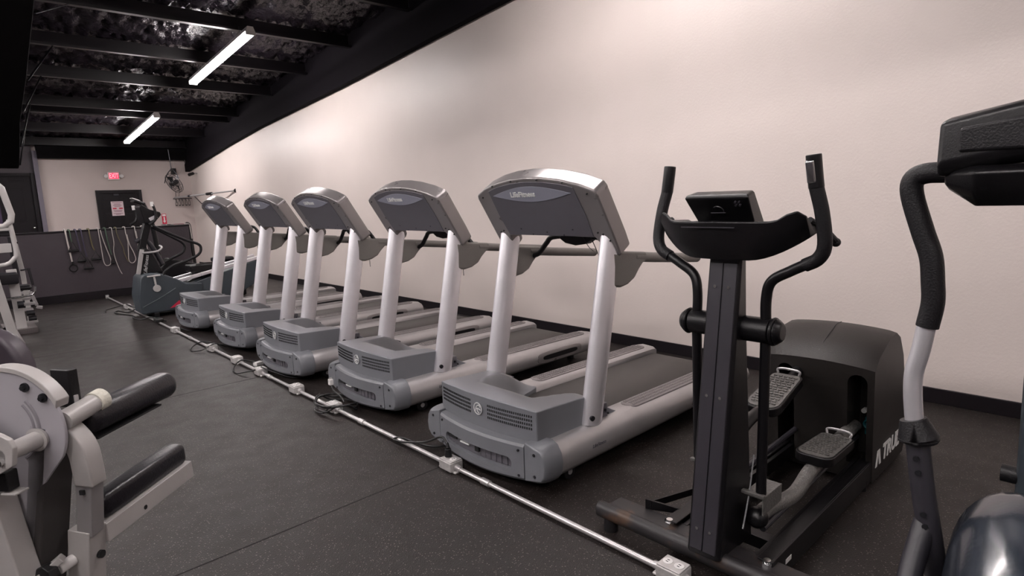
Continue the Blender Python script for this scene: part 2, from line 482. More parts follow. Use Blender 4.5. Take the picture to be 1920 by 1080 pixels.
# notice taped to door
py = YE - 0.0565
po = thing('notice_poster', 'white notice with red and black print taped on the dark exit door', 'poster', (2.955, py, 1.36))
oo = (2.955, py, 1.36)
MB(oo).box((2.955, py, 1.515), (0.245, 0.002, 0.33)).build('sheet', M_paper, po)
tx = [('NOTICE', 0.045, 1.645, M_red), ('NO EXIT', 0.03, 1.60, M_red), ('EMERGENCY', 0.026, 1.565, M_dark), ('ONLY', 0.04, 1.525, M_red), ('ALARM WILL', 0.024, 1.48, M_dark), ('SOUND', 0.036, 1.44, M_red), ('PLEASE USE', 0.02, 1.40, M_dark), ('FRONT DOOR', 0.02, 1.375, M_dark)]
ob = MB(oo)
for zz, ww in ((1.655, 0.20), (1.62, 0.13), (1.59, 0.17), (1.565, 0.12), (1.47, 0.18), (1.445, 0.15), (1.40, 0.19), (1.38, 0.10)):
    ob.box((2.955, py - 0.0015, zz), (ww, 0.001, 0.010))
ob.build('small_print', mat('print_plum', (0.16, 0.05, 0.08), 0.6), po)
ob = MB(oo)
for bx_ in (2.895, 3.02):
    MB(oo).box((bx_, py - 0.0016, 1.517), (0.075, 0.001, 0.030)).build('red_block', M_red, po)
ob.bm.free()

# extinguisher sign
ex = thing('extinguisher_sign', 'small red sign with a white down arrow on the end wall beside the half wall', 'sign', (3.905, YE, 1.10))
eo = (3.905, YE, 1.10)
MB(eo).box((3.905, YE - 0.004, 1.225), (0.10, 0.006, 0.25)).build('sign_plate', M_red, ex, bevel=0.002)
ar = MB(eo)
ar.box((3.905, YE - 0.0085, 1.225), (0.028, 0.002, 0.10))
ar.prism([(3.87, YE - 0.0085, 1.18), (3.94, YE - 0.0085, 1.18), (3.905, YE - 0.0085, 1.125)], (0, -.001, 0), (0, .001, 0))
ar.box((3.905, YE - 0.0085, 1.315), (0.075, 0.002, 0.045))
ar.build('arrow', M_logo, ex)

# exit sign with emergency heads
es = thing('exit_sign', 'lit red EXIT sign with two emergency lamp heads above the dark door', 'exit sign', (2.96, YE, 2.17))
so = (2.96, YE, 2.17)
MB(so).box((2.96, YE - 0.025, 2.265), (0.235, 0.05, 0.175)).build('housing', M_white, es, bevel=0.006)
MB(so).box((2.965, YE - 0.052, 2.267), (0.19, 0.006, 0.135)).build('lit_face', M_exit, es, bevel=0.002)
text('letters', 'EXIT', 0.145, M_exitl, es, (2.965 - 2.96, -0.0565, 0.095), (1, 0, 0), (0, 0, 1), 0.001, sx=0.62, bold=0.001)
for sx in (-1, 1):
    h = MB(so); h.cyl((2.96 + sx * 0.16, YE - 0.03, 2.265), (2.96 + sx * 0.155, YE - 0.085, 2.26), 0.035, 20, 0.040)
    h.box((2.96 + sx * 0.13, YE - 0.02, 2.265), (0.05, 0.02, 0.02))
    h.build('lamp_head', M_white, es)

# ------------------------------------------------------------------ fluorescent fixtures
def fixture(x, y, L, label):
    z = roof(4.18, y)
    t = thing('fluorescent_fixture', label, 'ceiling light', (x, y, z), 0, 'strip lights under the black roof')
    sl = -ROOF_S
    def P(dx, dy, dz): return (dx, dy, dz + sl * dy)
    h = MB()
    h.loft([[P(sx * 0.055, yy, 0.0) if a == 0 else P(sx * 0.035, yy, 0.055) for sx, a in ((-1, 0), (1, 0), (1, 1), (-1, 1))] for yy in (-L / 2, L / 2)])
    h.build('housing', M_white, t, bevel=0.003)
    for sx in (-0.036, 0.036):
        for ya, yb in ((-L / 2 + 0.03, -0.03), (0.03, L / 2 - 0.03)):
            MB().cyl(P(sx, ya, -0.022), P(sx, yb, -0.022), 0.0165, 14).build('tube', M_tube, t)
    s = MB()
    for yy in (-L / 2 + 0.012, 0, L / 2 - 0.012):
        s.box(P(0, yy, -0.02), (0.11, 0.03, 0.045))
    s.build('socket', M_white, t, bevel=0.003)
    c = MB()
    for yy in (-L * 0.35, L * 0.35):
        c.cyl(P(0, yy, 0.05), P(0, yy, 0.16), 0.005, 8)
    c.build('hanger', M_bolt, t)
    return t
labs = ['twin-tube strip light with glowing ends, nearer of the two visible under the roof', 'short-looking strip light farther away, near the end wall',
        'strip light close to the painted wall, above the black elliptical', 'added unseen rear strip light close to the painted wall',
        'strip light left of the black rafter, level with the middle treadmill', 'strip light almost over the camera, left of the black rafter',
        'strip light left of the black rafter, level with the haunch', 'strip light left of the black rafter, nearest the end wall',
        'added unseen strip light in the left bay beside the camera', 'added unseen strip light behind the camera in the middle bay', 'added unseen strip light at the back of the left bay',
        'added unseen strip light midway along the left bay', 'added unseen strip light at the far end of the left bay']
for (x, y, L), lb in zip(FIXTURES, labs):
    fixture(x, y, L, lb)

# ------------------------------------------------------------------ treadmill
def smooth(a, b, t):
    t = max(0.0, min(1.0, (t - a) / (b - a))); return t * t * (3 - 2 * t)

def make_treadmill(label):
    t = thing('treadmill', label, 'treadmill', (0, 0, 0), 0, 'row of grey treadmills along the wall')
    # --- base
    b = MB(); b.box((1.15, 0, 0.10), (1.85, 0.60, 0.10)); b.box((0.30, 0, 0.13), (0.44, 0.70, 0.14))
    b.build('deck_frame', M_dark, t, bevel=0.006)
    # side rails
    prof = [(.285, .075), (.285, .225), (.305, .243), (.40, .250), (.445, .236), (.472, .205), (.484, .160), (.476, .110), (.450, .078), (.41, .066)]
    for s in (-1, 1):
        rings = []
        for x, k in ((0.10, 1.0), (0.5, .985), (1.2, .94), (1.9, .90), (2.06, .89), (2.10, .86), (2.12, .78)):
            cz = 0.07
            rings.append([(x, s * y, cz + (z - cz) * k) for y, z in prof])
        rl = MB().loft(rings).build('side_rail', M_railsilver, t, angle=50)
        # oval inset near the rear of the rail
        iv = MB(); n = 28; ri = []
        def oval(hx, hz, yy):
            pts = []
            for i in range(n):
                a = 2 * PI * i / n
                ex_ = math.copysign(abs(math.cos(a)) ** 0.35, math.cos(a)); ez = math.copysign(abs(math.sin(a)) ** 0.6, math.sin(a))
                pts.append((1.62 + hx * ex_, s * yy, 0.142 + hz * ez))
            return pts
        iv.loft([oval(.27, .046, .455), oval(.27, .046, .483), oval(.26, .040, .486)])
        iv.build('inset_frame', M_shell, rl)
        MB().loft([oval(.21, .019, .470), oval(.21, .019, .4885)]).build('inset_grip', M_dark, rl)
        text('rail_lettering', 'LifeFitness', 0.026, M_panel, rl, (0.42, s * 0.4855, 0.165), (1 if s < 0 else -1, 0, 0), (0, 0, 1), 0.001, 0.2)
        # textured foot strip on top
        st = MB(); zt = 0.252
        def stripring(inset):
            pts = []
            xa, xb, ya, yb, rr = 0.80 + inset, 2.03 - inset, .315 + inset, .425 - inset, 0.05 - inset
            for cx, cy, a0 in ((xb - rr, yb - rr, 0), (xa + rr, yb - rr, 90), (xa + rr, ya + rr, 180), (xb - rr, ya + rr, 270)):
                for q in range(5):
                    a = R(a0 + q * 22.5)
                    px, pyy = cx + rr * math.cos(a), cy + rr * math.sin(a)
                    kk = 1.0 - .055 * px
                    pts.append((px, s * pyy, 0.07 + 0.178 * kk + 0.002))
            return pts
        r1 = stripring(0)
        st.loft([[(p[0], p[1], p[2] - .01) for p in r1], r1, [(p[0], p[1], p[2] + .003) for p in stripring(0.004)]])
        stp = st.build('foot_strip', M_tread, t, angle=30)
        rib = MB()
        for i in range(58):
            x = 0.84 + i * 0.020
            z = 0.07 + 0.178 * (1.0 - .055 * x) + 0.0055
            for q in range(3):
                rib.box((x + (q % 2) * .01, s * (.340 + q * .030), z), (0.011, 0.018, 0.0035))
        rib.build('tread_pattern', mat('tread_dark', (0.14, 0.125, 0.125), 0.6), stp)
        # grey front end cap
        cr = []
        for x, k, yin in ((0.015, .80, .0), (0.022, .90, 0), (0.04, .97, 0), (0.075, 1.03, 0), (0.115, 1.045, 0), (0.135, 1.045, 0)):
            cy, cz = .40, .158
            ring_ = []
            for y, z in [(.345, .062), (.345, .262), (.42, .262), (.455, .246), (.478, .210), (.487, .160), (.480, .108), (.455, .074), (.42, .060)]:
                yy = y if y < .35 else cy + (y - cy) * (k if y > cy else 1)
                ring_.append((x + (0.0 if y > .35 else -0.004), s * yy, cz + (z - cz) * (k * .98 if y > .35 else .985)))
            cr.append(ring_)
        cp = MB().loft(cr).build('end_cap', M_hood, t, bevel=0.004, angle=45)
        sc = MB()
        for z in (.105, .215):
            sc.cyl((0.010, s * .41, z), (0.022, s * .41, z), 0.0075, 12)
        sc.build('screw', M_bolt, cp)
    # lower front panel, bowed, with a slot cut through
    def xf(y): return -0.035 + 0.045 * (abs(y) / .34) ** 2
    n = 24; rings = []
    for i in range(n + 1):
        y = -.34 + .68 * i / n
        x = xf(y); bow = 0.012 * (1 - (y / .34) ** 2)
        rings.append([(x + .012, y, .060 - bow), (x, y, .075 - bow), (x + .002, y, .235), (x + .010, y, .248), (x + .022, y, .252), (x + .07, y, .252), (x + .07, y, .060)])
    fp = MB().loft(rings).build('front_panel', M_hood, t, angle=45)
    cut = MB(); pts = []
    for cx, a0 in ((.235, -90), (-.235, 90)):
        for q in range(9):
            a = R(a0 + q * 22.5)
            pts.append((cx + .034 * math.cos(a), .136 + .031 * math.sin(a)))
    cut.prism([(0, y, z) for y, z in pts], (-.06, 0, 0), (.022, 0, 0))
    bool_cut(fp, cut.build('cutter', M_dark))
    sl = MB()
    for i in range(14):
        ya, yb = -.262 + .524 * i / 14, -.262 + .524 * (i + 1) / 14
        ym = (ya + yb) / 2
        sl.box((xf(ym) + .034, ym, .134), (.020, .040, .050))
    sl.build('slot_recess', M_panel, fp)
    MB().box((xf(.2) + .018, .20, .150), (.012, .06, .018)).build('slot_latch', M_void, fp)
    MB().box((xf(0) + .018, -.02, .146), (.014, .03, .028)).build('slot_latch', M_void, fp)
    sl = MB(); sl.box((xf(.08) + .018, .085, .148), (.012, .075, .008)); sl.build('slot_tag', M_logo, fp)
    sc = MB()
    for y in (-.31, .31):
        for z in (.085, .215): sc.cyl((xf(y) - .003, y, z), (xf(y) + .01, y, z), .0065, 12)
    sc.build('screw', M_bolt, fp)
    # motor hood
    H = MB(); ni, nj = 30, 36
    def hx(u, y):      # u 0..1 front to rear
        xr = .52 + .24 * smooth(.20, .30, abs(y))
        x0_ = .020 + .045 * (abs(y) / .38) ** 2
        return x0_ + (xr - x0_) * u
    def hz(x, y, u):
        xr = .52 + .24 * smooth(.20, .30, abs(y))
        top = .415 + .012 * (1 - (y / .38) ** 2) - .020 * (x / .4)
        fall = smooth(xr - .36, xr + .02, x)
        return top * (1 - fall) + .225 * fall
    ys = [-.385 + .77 * j / nj for j in range(nj + 1)]
    rings = []
    for i in range(ni + 1):
        u = i / ni
        rings.append([(hx(u, y), y, hz(hx(u, y), y, u)) for y in ys])
    gr = [[H._v(p) for p in r] for r in rings]
    for i in range(ni):
        for j in range(nj):
            H.bm.faces.new((gr[i][j], gr[i + 1][j], gr[i + 1][j + 1], gr[i][j + 1]))
    # skirt
    loop = [gr[0][j] for j in range(nj + 1)] + [gr[i][nj] for i in range(1, ni + 1)] + [gr[ni][j] for j in range(nj - 1, -1, -1)] + [gr[i][0] for i in range(ni - 1, 0, -1)]
    low = [H.bm.verts.new((v.co.x, v.co.y, .19)) for v in loop]
    for k in range(len(loop)):
        k2 = (k + 1) % len(loop)
        H.bm.faces.new((loop[k], loop[k2], low[k2], low[k]))
    hd = H.build('motor_hood', M_hood, t, bevel=0.012, seg=3, angle=50)
    for s in (-1, 1):
        v = MB()
        for i in range(23):
            y = s * (.072 + i * .0128)
            x = .020 + .045 * (abs(y) / .38) ** 2
            for z in (.382, .361, .340, .319):
                v.box((x, y, z), (.004, .0062, .0115))
        v.build('vent_grille', M_void, hd)
    bd = MB(); bd.cyl((.024, 0, .352), (.014, 0, .352), .034, 28)
    bd.build('emblem_disc', M_hood, hd, bevel=0.002)
    bd = MB(); bd.ring((.014, 0, .352), (1, 0, 0), .031, .0022, 36, 8)
    bd.tube([(.013, .018, .338), (.012, .008, .362), (.012, -.010, .374), (.012, -.022, .364)], .0022, 8)
    bd.tube([(.012, .014, .352), (.012, -.006, .353), (.012, -.024, .349)], .0022, 8)
    bd.tube([(.012, .004, .353), (.012, .000, .338), (.012, -.012, .330)], .0020, 8)
    bd.build('emblem', M_logo, hd)
    # belt
    r_ = []
    for x, z in ((.40, .205), (1.0, .199), (2.02, .184), (2.07, .175), (2.085, .155), (2.07, .135), (2.02, .128)):
        r_.append([(x, -.262, z), (x, .262, z)])
    bl = MB(); vr = [[bl._v(p) for p in q] for q in r_]
    for i in range(len(vr) - 1): bl.bm.faces.new((vr[i][0], vr[i][1], vr[i + 1][1], vr[i + 1][0]))
    bo = bl.build('belt', M_belt, t, angle=60)
    sd = bo.modifiers.new('solid', 'SOLIDIFY'); sd.thickness = 0.004
    # uprights
    for s in (-1, 1):
        U = MB(); U.tube([(.468, s * .39, .235), (.668, s * .39, 1.235)], .046, 28, 0, ry=.072, ref=(1, 0, 0))
        up = U.build('upright', M_silver, t, angle=60)
        if s < 0:
            k = MB(); k.cyl((.437, -.418, .285), (.433, -.434, .284), .014, 18)
            k.build('plug', M_bolt, up)
        else:
            MB().cyl((.43, .352, .285), (.425, .342, .284), .014, 18).build('plug', M_bolt, up)
        k = MB(); k.box((.55, s * .37, .28), (.10, .06, .085)); k.build('foot_bracket', M_panel, up, bevel=0.006)
        k = MB(); k.cyl((.575, s * .37 - .031, .285), (.575, s * .37 - .037, .285), .008, 10); k.cyl((.60, s * .37 - .031, .262), (.60, s * .37 - .037, .262), .006, 10)
        k.build('bolt', M_bolt, up)
    # --- console head
    O = Vector((.634, 0, 1.17)); U_ = Vector((-.53, 0, .848)); N = Vector((.848, 0, .53)); Y = Vector((0, 1, 0))
    def C(y, tt, n_=0.0): return O + Y * y + U_ * tt + N * n_
    out = [(-.41, -.080), (-.452, -.055), (-.457, .03), (-.458, .32), (-.448, .345), (-.36, .385), (-.24, .418), (-.12, .437), (0, .443), (.12, .437), (.24, .418), (.36, .385), (.448, .345), (.458, .32), (.457, .03), (.452, -.055), (.41, -.080), (.365, -.045), (.328, .052), (0, .056), (-.328, .052), (-.365, -.045)]
    sh = MB(); sh.prism([C(y, q) for y, q in out], N * 0.0, N * .105)
    shell = sh.build('console_shell', M_shell, t, bevel=0.012, seg=3, angle=20)
    pn = [(-.325, .062), (-.335, .20), (-.325, .372), (-.24, .396), (-.12, .414), (0, .420), (.12, .414), (.24, .396), (.325, .372), (.335, .20), (.325, .062)]
    sh = MB(); sh.prism([C(y, q) for y, q in pn], N * -.004, N * .01)
    bp = sh.build('rear_panel', M_panel, shell, bevel=0.003)
    lens = [(-.30, .340)] + [(-.30 + .6 * i / 14, .340 + .052 * math.sin(PI * i / 14)) for i in range(1, 14)] + [(.30, .340)] + [(.30 - .6 * i / 14, .340 - .045 * math.sin(PI * i / 14)) for i in range(1, 14)]
    sh = MB(); sh.prism([C(y, q) for y, q in lens], N * -.0065, N * .0)
    sh.build('badge', M_badge, shell)
    c_ = C(.055, .343, -.0075)
    text('lettering', 'LifeFitness', 0.046, M_logo, shell, c_, (0, -1, 0), U_, 0.001, 0.25, bold=0.0012)
    sc = MB()
    for y, q in ((-.40, .33), (.40, .33), (-.395, .08), (.395, .08), (-.365, .09), (.365, .09), (-.425, .04), (.425, .04), (-.20, .108), (.20, .108), (-.12, .07), (.12, .07), (0, .088), (-.27, .403), (.27, .403), (.1, .428), (-.1, .428)):
        sc.cyl(C(y, q, .0), C(y, q, -.006), .0045, 10)
    sc.build('screw', M_bolt, shell)
    # user side of the console
    sh = MB(); sh.prism([C(y, q) for y, q in [(-.30, .09), (-.30, .34), (.30, .34), (.30, .09)]], N * .10, N * .112)
    sh.build('display', M_screen, shell, bevel=0.004)
    # --- handrails
    for s in (-1, 1):
        w_ = MB()
        pts = [(.62, 1.142), (.76, 1.134), (.93, 1.117), (.94, 1.072), (.895, 1.058), (.855, 1.025), (.815, .982), (.755, .955), (.69, .945), (.62, .958)]
        w_.prism([(x, s * .41, z) for x, z in pts], (0, -.026, 0), (0, .026, 0))
        wg = w_.build('handrail_wing', M_rubber, t, bevel=0.014, seg=3)
        g = MB(); g.tube([(.83, s * .41, 1.098), (1.1, s * .41, 1.068), (1.5, s * .41, 1.028)], .029, 18, 4)
        g.ball((1.5, s * .41, 1.028), .029)
        g.build('handrail', M_rubber, t, angle=60)
    cb = MB(); cb.tube([(.86, .40, 1.06), (.865, .34, 1.085), (.86, .27, 1.15), (.85, .20, 1.192), (.85, 0, 1.20), (.85, -.20, 1.192), (.86, -.27, 1.15), (.865, -.34, 1.085), (.86, -.40, 1.06)], .0165, 14, 5)
    bar = cb.build('crossbar', M_dark, t, angle=60)
    pd = MB(); pts = [(-.13, .0), (-.11, .022), (.11, .022), (.13, .0), (.08, -.030), (0, -.042), (-.08, -.030)]
    pd.prism([(.85, y, 1.188 + z) for y, z in pts], (-.03, 0, 0), (.03, 0, 0)); pd.build('sensor_pad', M_dark, bar, bevel=.008)
    cd = MB(); cd.tube([(.80, -.14, 1.20), (.85, -.15, 1.10), (.88, -.16, .98), (.885, -.165, .86)], .0025, 6)
    cd.tube([(.80, -.08, 1.20), (.83, -.10, 1.14), (.82, -.14, 1.12)], .002, 6)
    cd.build('safety_cord', M_dark, bar)
    # wheels under the front, levelling feet at the rear
    for s in (-1, 1):
        wl = MB(); wl.cyl((.27, s * .37, .042), (.27, s * .41, .042), .042, 24)
        wo = wl.build('wheel', M_dark, t, bevel=.004)
        MB().cyl((.27, s * .365, .042), (.27, s * .4135, .042), .016, 16).build('wheel_hub', M_railsilver, wo)
        ft = MB(); ft.cyl((1.95, s * .30, 0), (1.95, s * .30, .025), .03, 18); ft.cyl((1.95, s * .30, .02), (1.95, s * .30, .09), .012, 10)
        ft.build('levelling_foot', M_dark, t)
    return t

spots = [(1.896, 2.348), (1.972, 3.770), (1.905, 5.060), (1.960, 6.445), (1.950, 7.905)]
tl = ['grey treadmill nearest the camera, beside the black elliptical, head printed with large white lettering',
      'grey treadmill with black power cord coiled before its front corner, second in the row',
      'middle grey treadmill of the row of five, three machines on each count',
      'grey treadmill second farthest away, between the middle and the last treadmill',
      'smallest-looking grey treadmill at the far end of the row beside the slate blue trainer']
tl[2] = 'middle one of the five grey treadmills, two on either side of it'
tm = make_treadmill(tl[0])
tm.location = (*spots[0], 0)
for (x, y), lb in list(zip(spots, tl))[1:]:
    copy_tree(tm, (x, y, 0), lb)
#PART2
# ------------------------------------------------------------------ conduit on the floor with outlet boxes and cords
cx = 1.82
ct = thing('floor_conduit', 'long galvanised conduit lying on the mats along the fronts of the treadmills', 'conduit', (cx, 6.5, 0))
g = MB((cx, 6.5, 0)); g.tube([(cx, 0.2, .022), (cx, 11.98, .022)], .0125, 12, 0); g.build('pipe', M_conduit, ct)
g = MB((cx, 6.5, 0))
g.box((cx, 12.0, .03), (.05, .05, .06)); g.build('pipe_end', M_conduit, ct, bevel=.006)
for y in (2.20, 3.45, 5.0, 7.25):
    g = MB((cx, 6.5, 0)); g.cyl((cx, y - .03, .022), (cx, y + .03, .022), .0175, 14); g.build('coupling', M_conduit, ct)
box_lab = {1.12: 'cast outlet box with pale round sockets, by the rusty beam',
           2.49: 'cast outlet box with a black plug standing in it, beside the nearest treadmill',
           3.84: 'cast outlet box under the coiled black cord before the second treadmill',
           4.46: 'bare cast outlet box on the conduit between the second and middle treadmills',
           5.19: 'cast outlet box with a cord lying across it before the middle treadmill',
           5.78: 'bare cast outlet box on the conduit nearest the small white tag',
           6.50: 'cast outlet box ringed by a cord loop before the second farthest treadmill',
           7.86: 'small cast outlet box before the farthest treadmill',
           10.45: 'farthest cast outlet box on the conduit, near the blue machine'}
first = None
for y, lb in box_lab.items():
    if first is None:
        t = thing('outlet_box', lb, 'outlet box', (cx, y, 0), 0, 'outlet boxes on the floor conduit')
        b = MB(); b.box((0, 0, .032), (.085, .105, .052)); b.box((0, 0, .006), (.060, .15, .012)); b.build('box_body', M_box, t, bevel=.010, seg=3)
        b = MB(); b.box((0, 0, .0605), (.078, .098, .006)); b.build('cover_plate', M_box, t, bevel=.002)
        for sy in (-.024, .024):
            b = MB(); b.cyl((0, sy, .063), (0, sy, .0665), .019, 20); k = b.build('socket', M_white, t, bevel=.001)
            b = MB(); b.box((-.006, sy, .0668), (.003, .010, .001)); b.box((.006, sy, .0668), (.003, .010, .001)); b.build('socket_slot', M_void, k)
        for sy in (-1, 1):
            b = MB(); b.cyl((0, sy * .05, .026), (0, sy * .085, .024), .018, 14, .015); b.build('connector', M_conduit, t)
        first = t
    else:
        copy_tree(first, (cx, y, 0), lb)

def cord(name, label, pts, r=.006, plug=None, grp='black power cords of the treadmills'):
    o = Vector((pts[0][0], pts[0][1], 0))
    t = thing(name, label, 'power cord', o, 0, grp)
    MB(o).tube(pts, r, 8, 7).build('cable', M_cord, t, angle=80)
    if plug:
        b = MB(o); p = Vector(plug)
        b.cyl(p, p + Vector((0, 0, .045)), .021, 18, .017); b.cyl(p + Vector((0, 0, .045)), p + Vector((.004, .01, .075)), .012, 14, .007)
        b.build('plug_body', M_dark, t, bevel=.003)
    return t
cord('power_cord', 'black cord looping over the conduit from an upright black plug to the nearest treadmill',
     [(1.824, 2.520, .135), (1.83, 2.58, .155), (1.82, 2.72, .09), (1.80, 2.88, .048), (1.785, 2.985, .035), (1.80, 3.02, .034), (1.84, 2.99, .032), (1.87, 2.88, .02), (1.92, 2.78, .012), (2.02, 2.72, .010)], .0065, (1.82, 2.51, .067))
coil = []
for k in range(44):
    a = k / 44 * 2 * PI * 3.3
    rx_, ry_ = .125 + .012 * math.sin(k * 1.7), .185 + .02 * math.cos(k * .9)
    z_ = .012 + k * .0014
    if math.hypot(math.cos(a) * rx_ , math.sin(a) * ry_) : coil.append((1.850 + rx_ * math.cos(a + 2.4), 3.86 + ry_ * math.sin(a + 2.4), max(z_, .010 if abs(1.85 + rx_ * math.cos(a + 2.4) - 1.82) > .06 else .070)))
coil += [(1.98, 3.75, .03), (2.10, 3.62, .010), (2.22, 3.60, .010)]
cord('power_cord', 'black cord coiled several times on the floor before the second treadmill', coil, .0065)
pg = cord('power_cord', 'short cord rising out of the coil to an upright white plug, before the second treadmill',
     [(1.86, 3.76, .075), (1.855, 3.80, .11), (1.86, 3.88, .12), (1.885, 3.97, .115), (1.90, 4.02, .135)], .006)
o_ = Vector((1.86, 3.76, 0))
MB(o_).box((1.90, 4.025, .155), (.03, .035, .045)).build('plug_body', M_white, pg, bevel=.005)
MB(o_).box((1.90, 4.025, .183), (.022, .006, .012)).build('prongs', M_conduit, pg)
cord('power_cord', 'black cord in a wide loop over the conduit before the middle treadmill',
     [(1.82, 5.17, .075), (1.86, 5.02, .05), (1.95, 4.86, .012), (2.05, 4.80, .012)], .006)
cord('power_cord', 'black cord circling from under the middle treadmill across the conduit and back',
     [(2.04, 5.20, .010), (1.95, 5.12, .012), (1.86, 5.18, .05), (1.74, 5.22, .045), (1.68, 5.38, .010), (1.72, 5.58, .010), (1.82, 5.66, .046), (1.92, 5.60, .02), (1.97, 5.42, .010), (2.06, 5.30, .010)], .006)
cord('power_cord', 'black cord loop lying round an outlet box before the second farthest treadmill',
     [(2.08, 6.42, .010), (1.95, 6.46, .02), (1.84, 6.46, .075), (1.72, 6.48, .03), (1.66, 6.62, .010), (1.71, 6.80, .010), (1.82, 6.82, .046), (1.93, 6.74, .015), (2.02, 6.60, .010), (2.10, 6.52, .010)], .006)
cord('power_cord', 'thin cord running from the farthest treadmill to the conduit',
     [(2.16, 7.62, .010), (2.04, 7.74, .010), (1.93, 7.72, .018), (1.83, 7.86, .075)], .006)
cord('power_cord', 'tangle of black cord on the floor by the slate blue trainer',
     [(1.80, 10.42, .075), (1.88, 10.30, .03), (1.93, 10.12, .012), (1.85, 10.0, .046), (1.74, 9.95, .012), (1.66, 10.25, .012), (1.60, 10.05, .012), (1.70, 9.72, .012), (1.72, 9.52, .012), (1.68, 9.35, .012), (1.73, 9.12, .012), (1.80, 9.00, .045), (1.83, 8.80, .052), (1.92, 8.70, .012)], .010, None)
cord('power_cord', 'wire with one bare end curled beside the farthest outlet box',
     [(1.80, 10.56, .045), (1.66, 10.62, .012), (1.55, 10.50, .012), (1.52, 10.30, .012)], .006)
# small items on the floor
tg = thing('paper_tag', 'small white card tag on the floor between two outlet boxes', 'tag', (1.90, 5.46, 0), R(20))
MB().box((0, 0, .035), (.075, .05, .03)).build('card', M_white, tg, bevel=.003)
MB().box((0, 0, .0105), (.06, .04, .019)).build('foot', M_box, tg, bevel=.003)
tg = thing('plug_adapter', 'dark lump of plugs taped on the conduit by the slate blue trainer', 'adapter', (1.82, 8.62, 0), 0)
MB().box((0, 0, .055), (.09, .15, .05)).build('adapter_body', M_cord, tg, bevel=.015)

# ------------------------------------------------------------------ black elliptical beside the treadmills
eo = Vector((2.5, 1.04, 0))
el = thing('elliptical_trainer', 'black elliptical with a tall tapered mast, right of the nearest treadmill', 'elliptical trainer', eo)
YC = 1.04
# front cross beam
b = MB(eo); b.tube([(1.93, .50, .080), (1.93, 1.56, .080)], .036, 18, 0, ry=.030, ref=(1, 0, 0))
b.box((1.975, 1.03, .085), (.115, .98, .045))
bm_ = b.build('front_beam', M_rust, el, bevel=.006)
for y in (.55, 1.50):
    MB(eo).cyl((1.935, y, 0), (1.935, y, .055), .032, 18, .028).build('rubber_foot', M_dark, bm_)
for y in (.84, 1.24):
    k = MB(eo); k.cyl((1.985, y, .105), (1.985, y, .118), .020, 6); k.cyl((1.985, y, .118), (1.985, y, .128), .013, 14)
    k.build('bolt', M_chrome, bm_)
# mast: front leans back, tapered
ms = MB(eo)
def sect(z):
    t = (z - .10) / 1.25
    xf_ = 1.885 + .155 * t; xb_ = 2.165 - .075 * t; hw = .100 - .032 * t
    return [(xf_, YC + .054, z), (xf_, YC - .054, z), (xf_ + .012, YC - .054 - hw * .12, z), (xb_ - .03, YC - hw * .72, z), (xb_, YC - hw * .45, z), (xb_, YC + hw * .45, z), (xb_ - .03, YC + hw * .72, z), (xf_ + .012, YC + .054 + hw * .12, z)]
ms.loft([sect(z) for z in (.10, .5, .9, 1.36)])
mst = ms.build('mast', M_elip, el, bevel=.004)
fp = MB(eo)
def fx(z): return 1.885 + .155 * (z - .10) / 1.25
for sy in (-1, 1):
    for za, zb in ((.12, 1.185), (1.225, 1.335)):
        fp.loft([[(fx(z) - .004, YC + sy * .002, z), (fx(z) - .004, YC + sy * .051, z), (fx(z) + .004, YC + sy * .053, z), (fx(z) + .004, YC + sy * .002, z)] for z in (za, zb)])
fp.loft([[(fx(z) - .003, YC - .052, z), (fx(z) - .003, YC + .052, z), (fx(z) + .004, YC + .052, z), (fx(z) + .004, YC - .052, z)] for z in (1.188, 1.222)])
fp.build('mast_face', M_elipface, mst, bevel=.0015)
sc = MB(eo)
for z in (.20, .70, 1.10, 1.30):
    for sy in (-1, 1): sc.cyl((fx(z) - .003, YC + sy * .026, z), (fx(z) - .008, YC + sy * .026, z), .006, 10)
sc.build('rivet', M_chrome, mst)
sw = MB(eo); sw.tube([(2.00, YC - .1 + .0, .20), (2.05, YC - .099, .33), (2.11, YC - .085, .45)], .003, 6)
sw.build('swoosh_stripe', mat('grey_print', (0.25, 0.25, 0.26), 0.5), mst)
# tray
tr = MB(eo)
def trs(y):
    a = (y - YC) / .285
    ztop_ = 1.338 + .035 * math.exp(-((abs(a) - .86) / .12) ** 2) - .006 * abs(a)
    zb = 1.20 + .13 * max(0, abs(a) - .35) ** 1.8 * 1.5
    d = .16 * (1 - .35 * a * a)
    xf_ = 2.03 - .10 * (1 - a * a)
    return [(xf_, y, ztop_), (xf_ + .015, y, zb + .05), (xf_ + .05, y, zb), (xf_ + d, y, zb + .01), (xf_ + d + .08, y, ztop_ - .05), (xf_ + d + .075, y, ztop_ - .035), (xf_ + .06, y, ztop_ - .03), (xf_ + .012, y, ztop_ + .004)]
tr.loft([trs(YC - .275 + .55 * i / 22) for i in range(23)])
tro = tr.build('accessory_tray', M_elip, el, bevel=.006, angle=50)
for sy in (-1, 1):
    k = MB(eo); k.tube([(2.09, YC + sy * .262, 1.335), (2.16, YC + sy * .285, 1.30), (2.24, YC + sy * .295, 1.255)], .012, 10)
    k.ball((2.245, YC + sy * .295, 1.25), .016); k.build('side_grip', M_grip, tro)
ln = MB(eo); ln.box((1.928, YC + .02, 1.318), (.004, .20, .004)); ln.build('tray_line', M_elipface, tro)
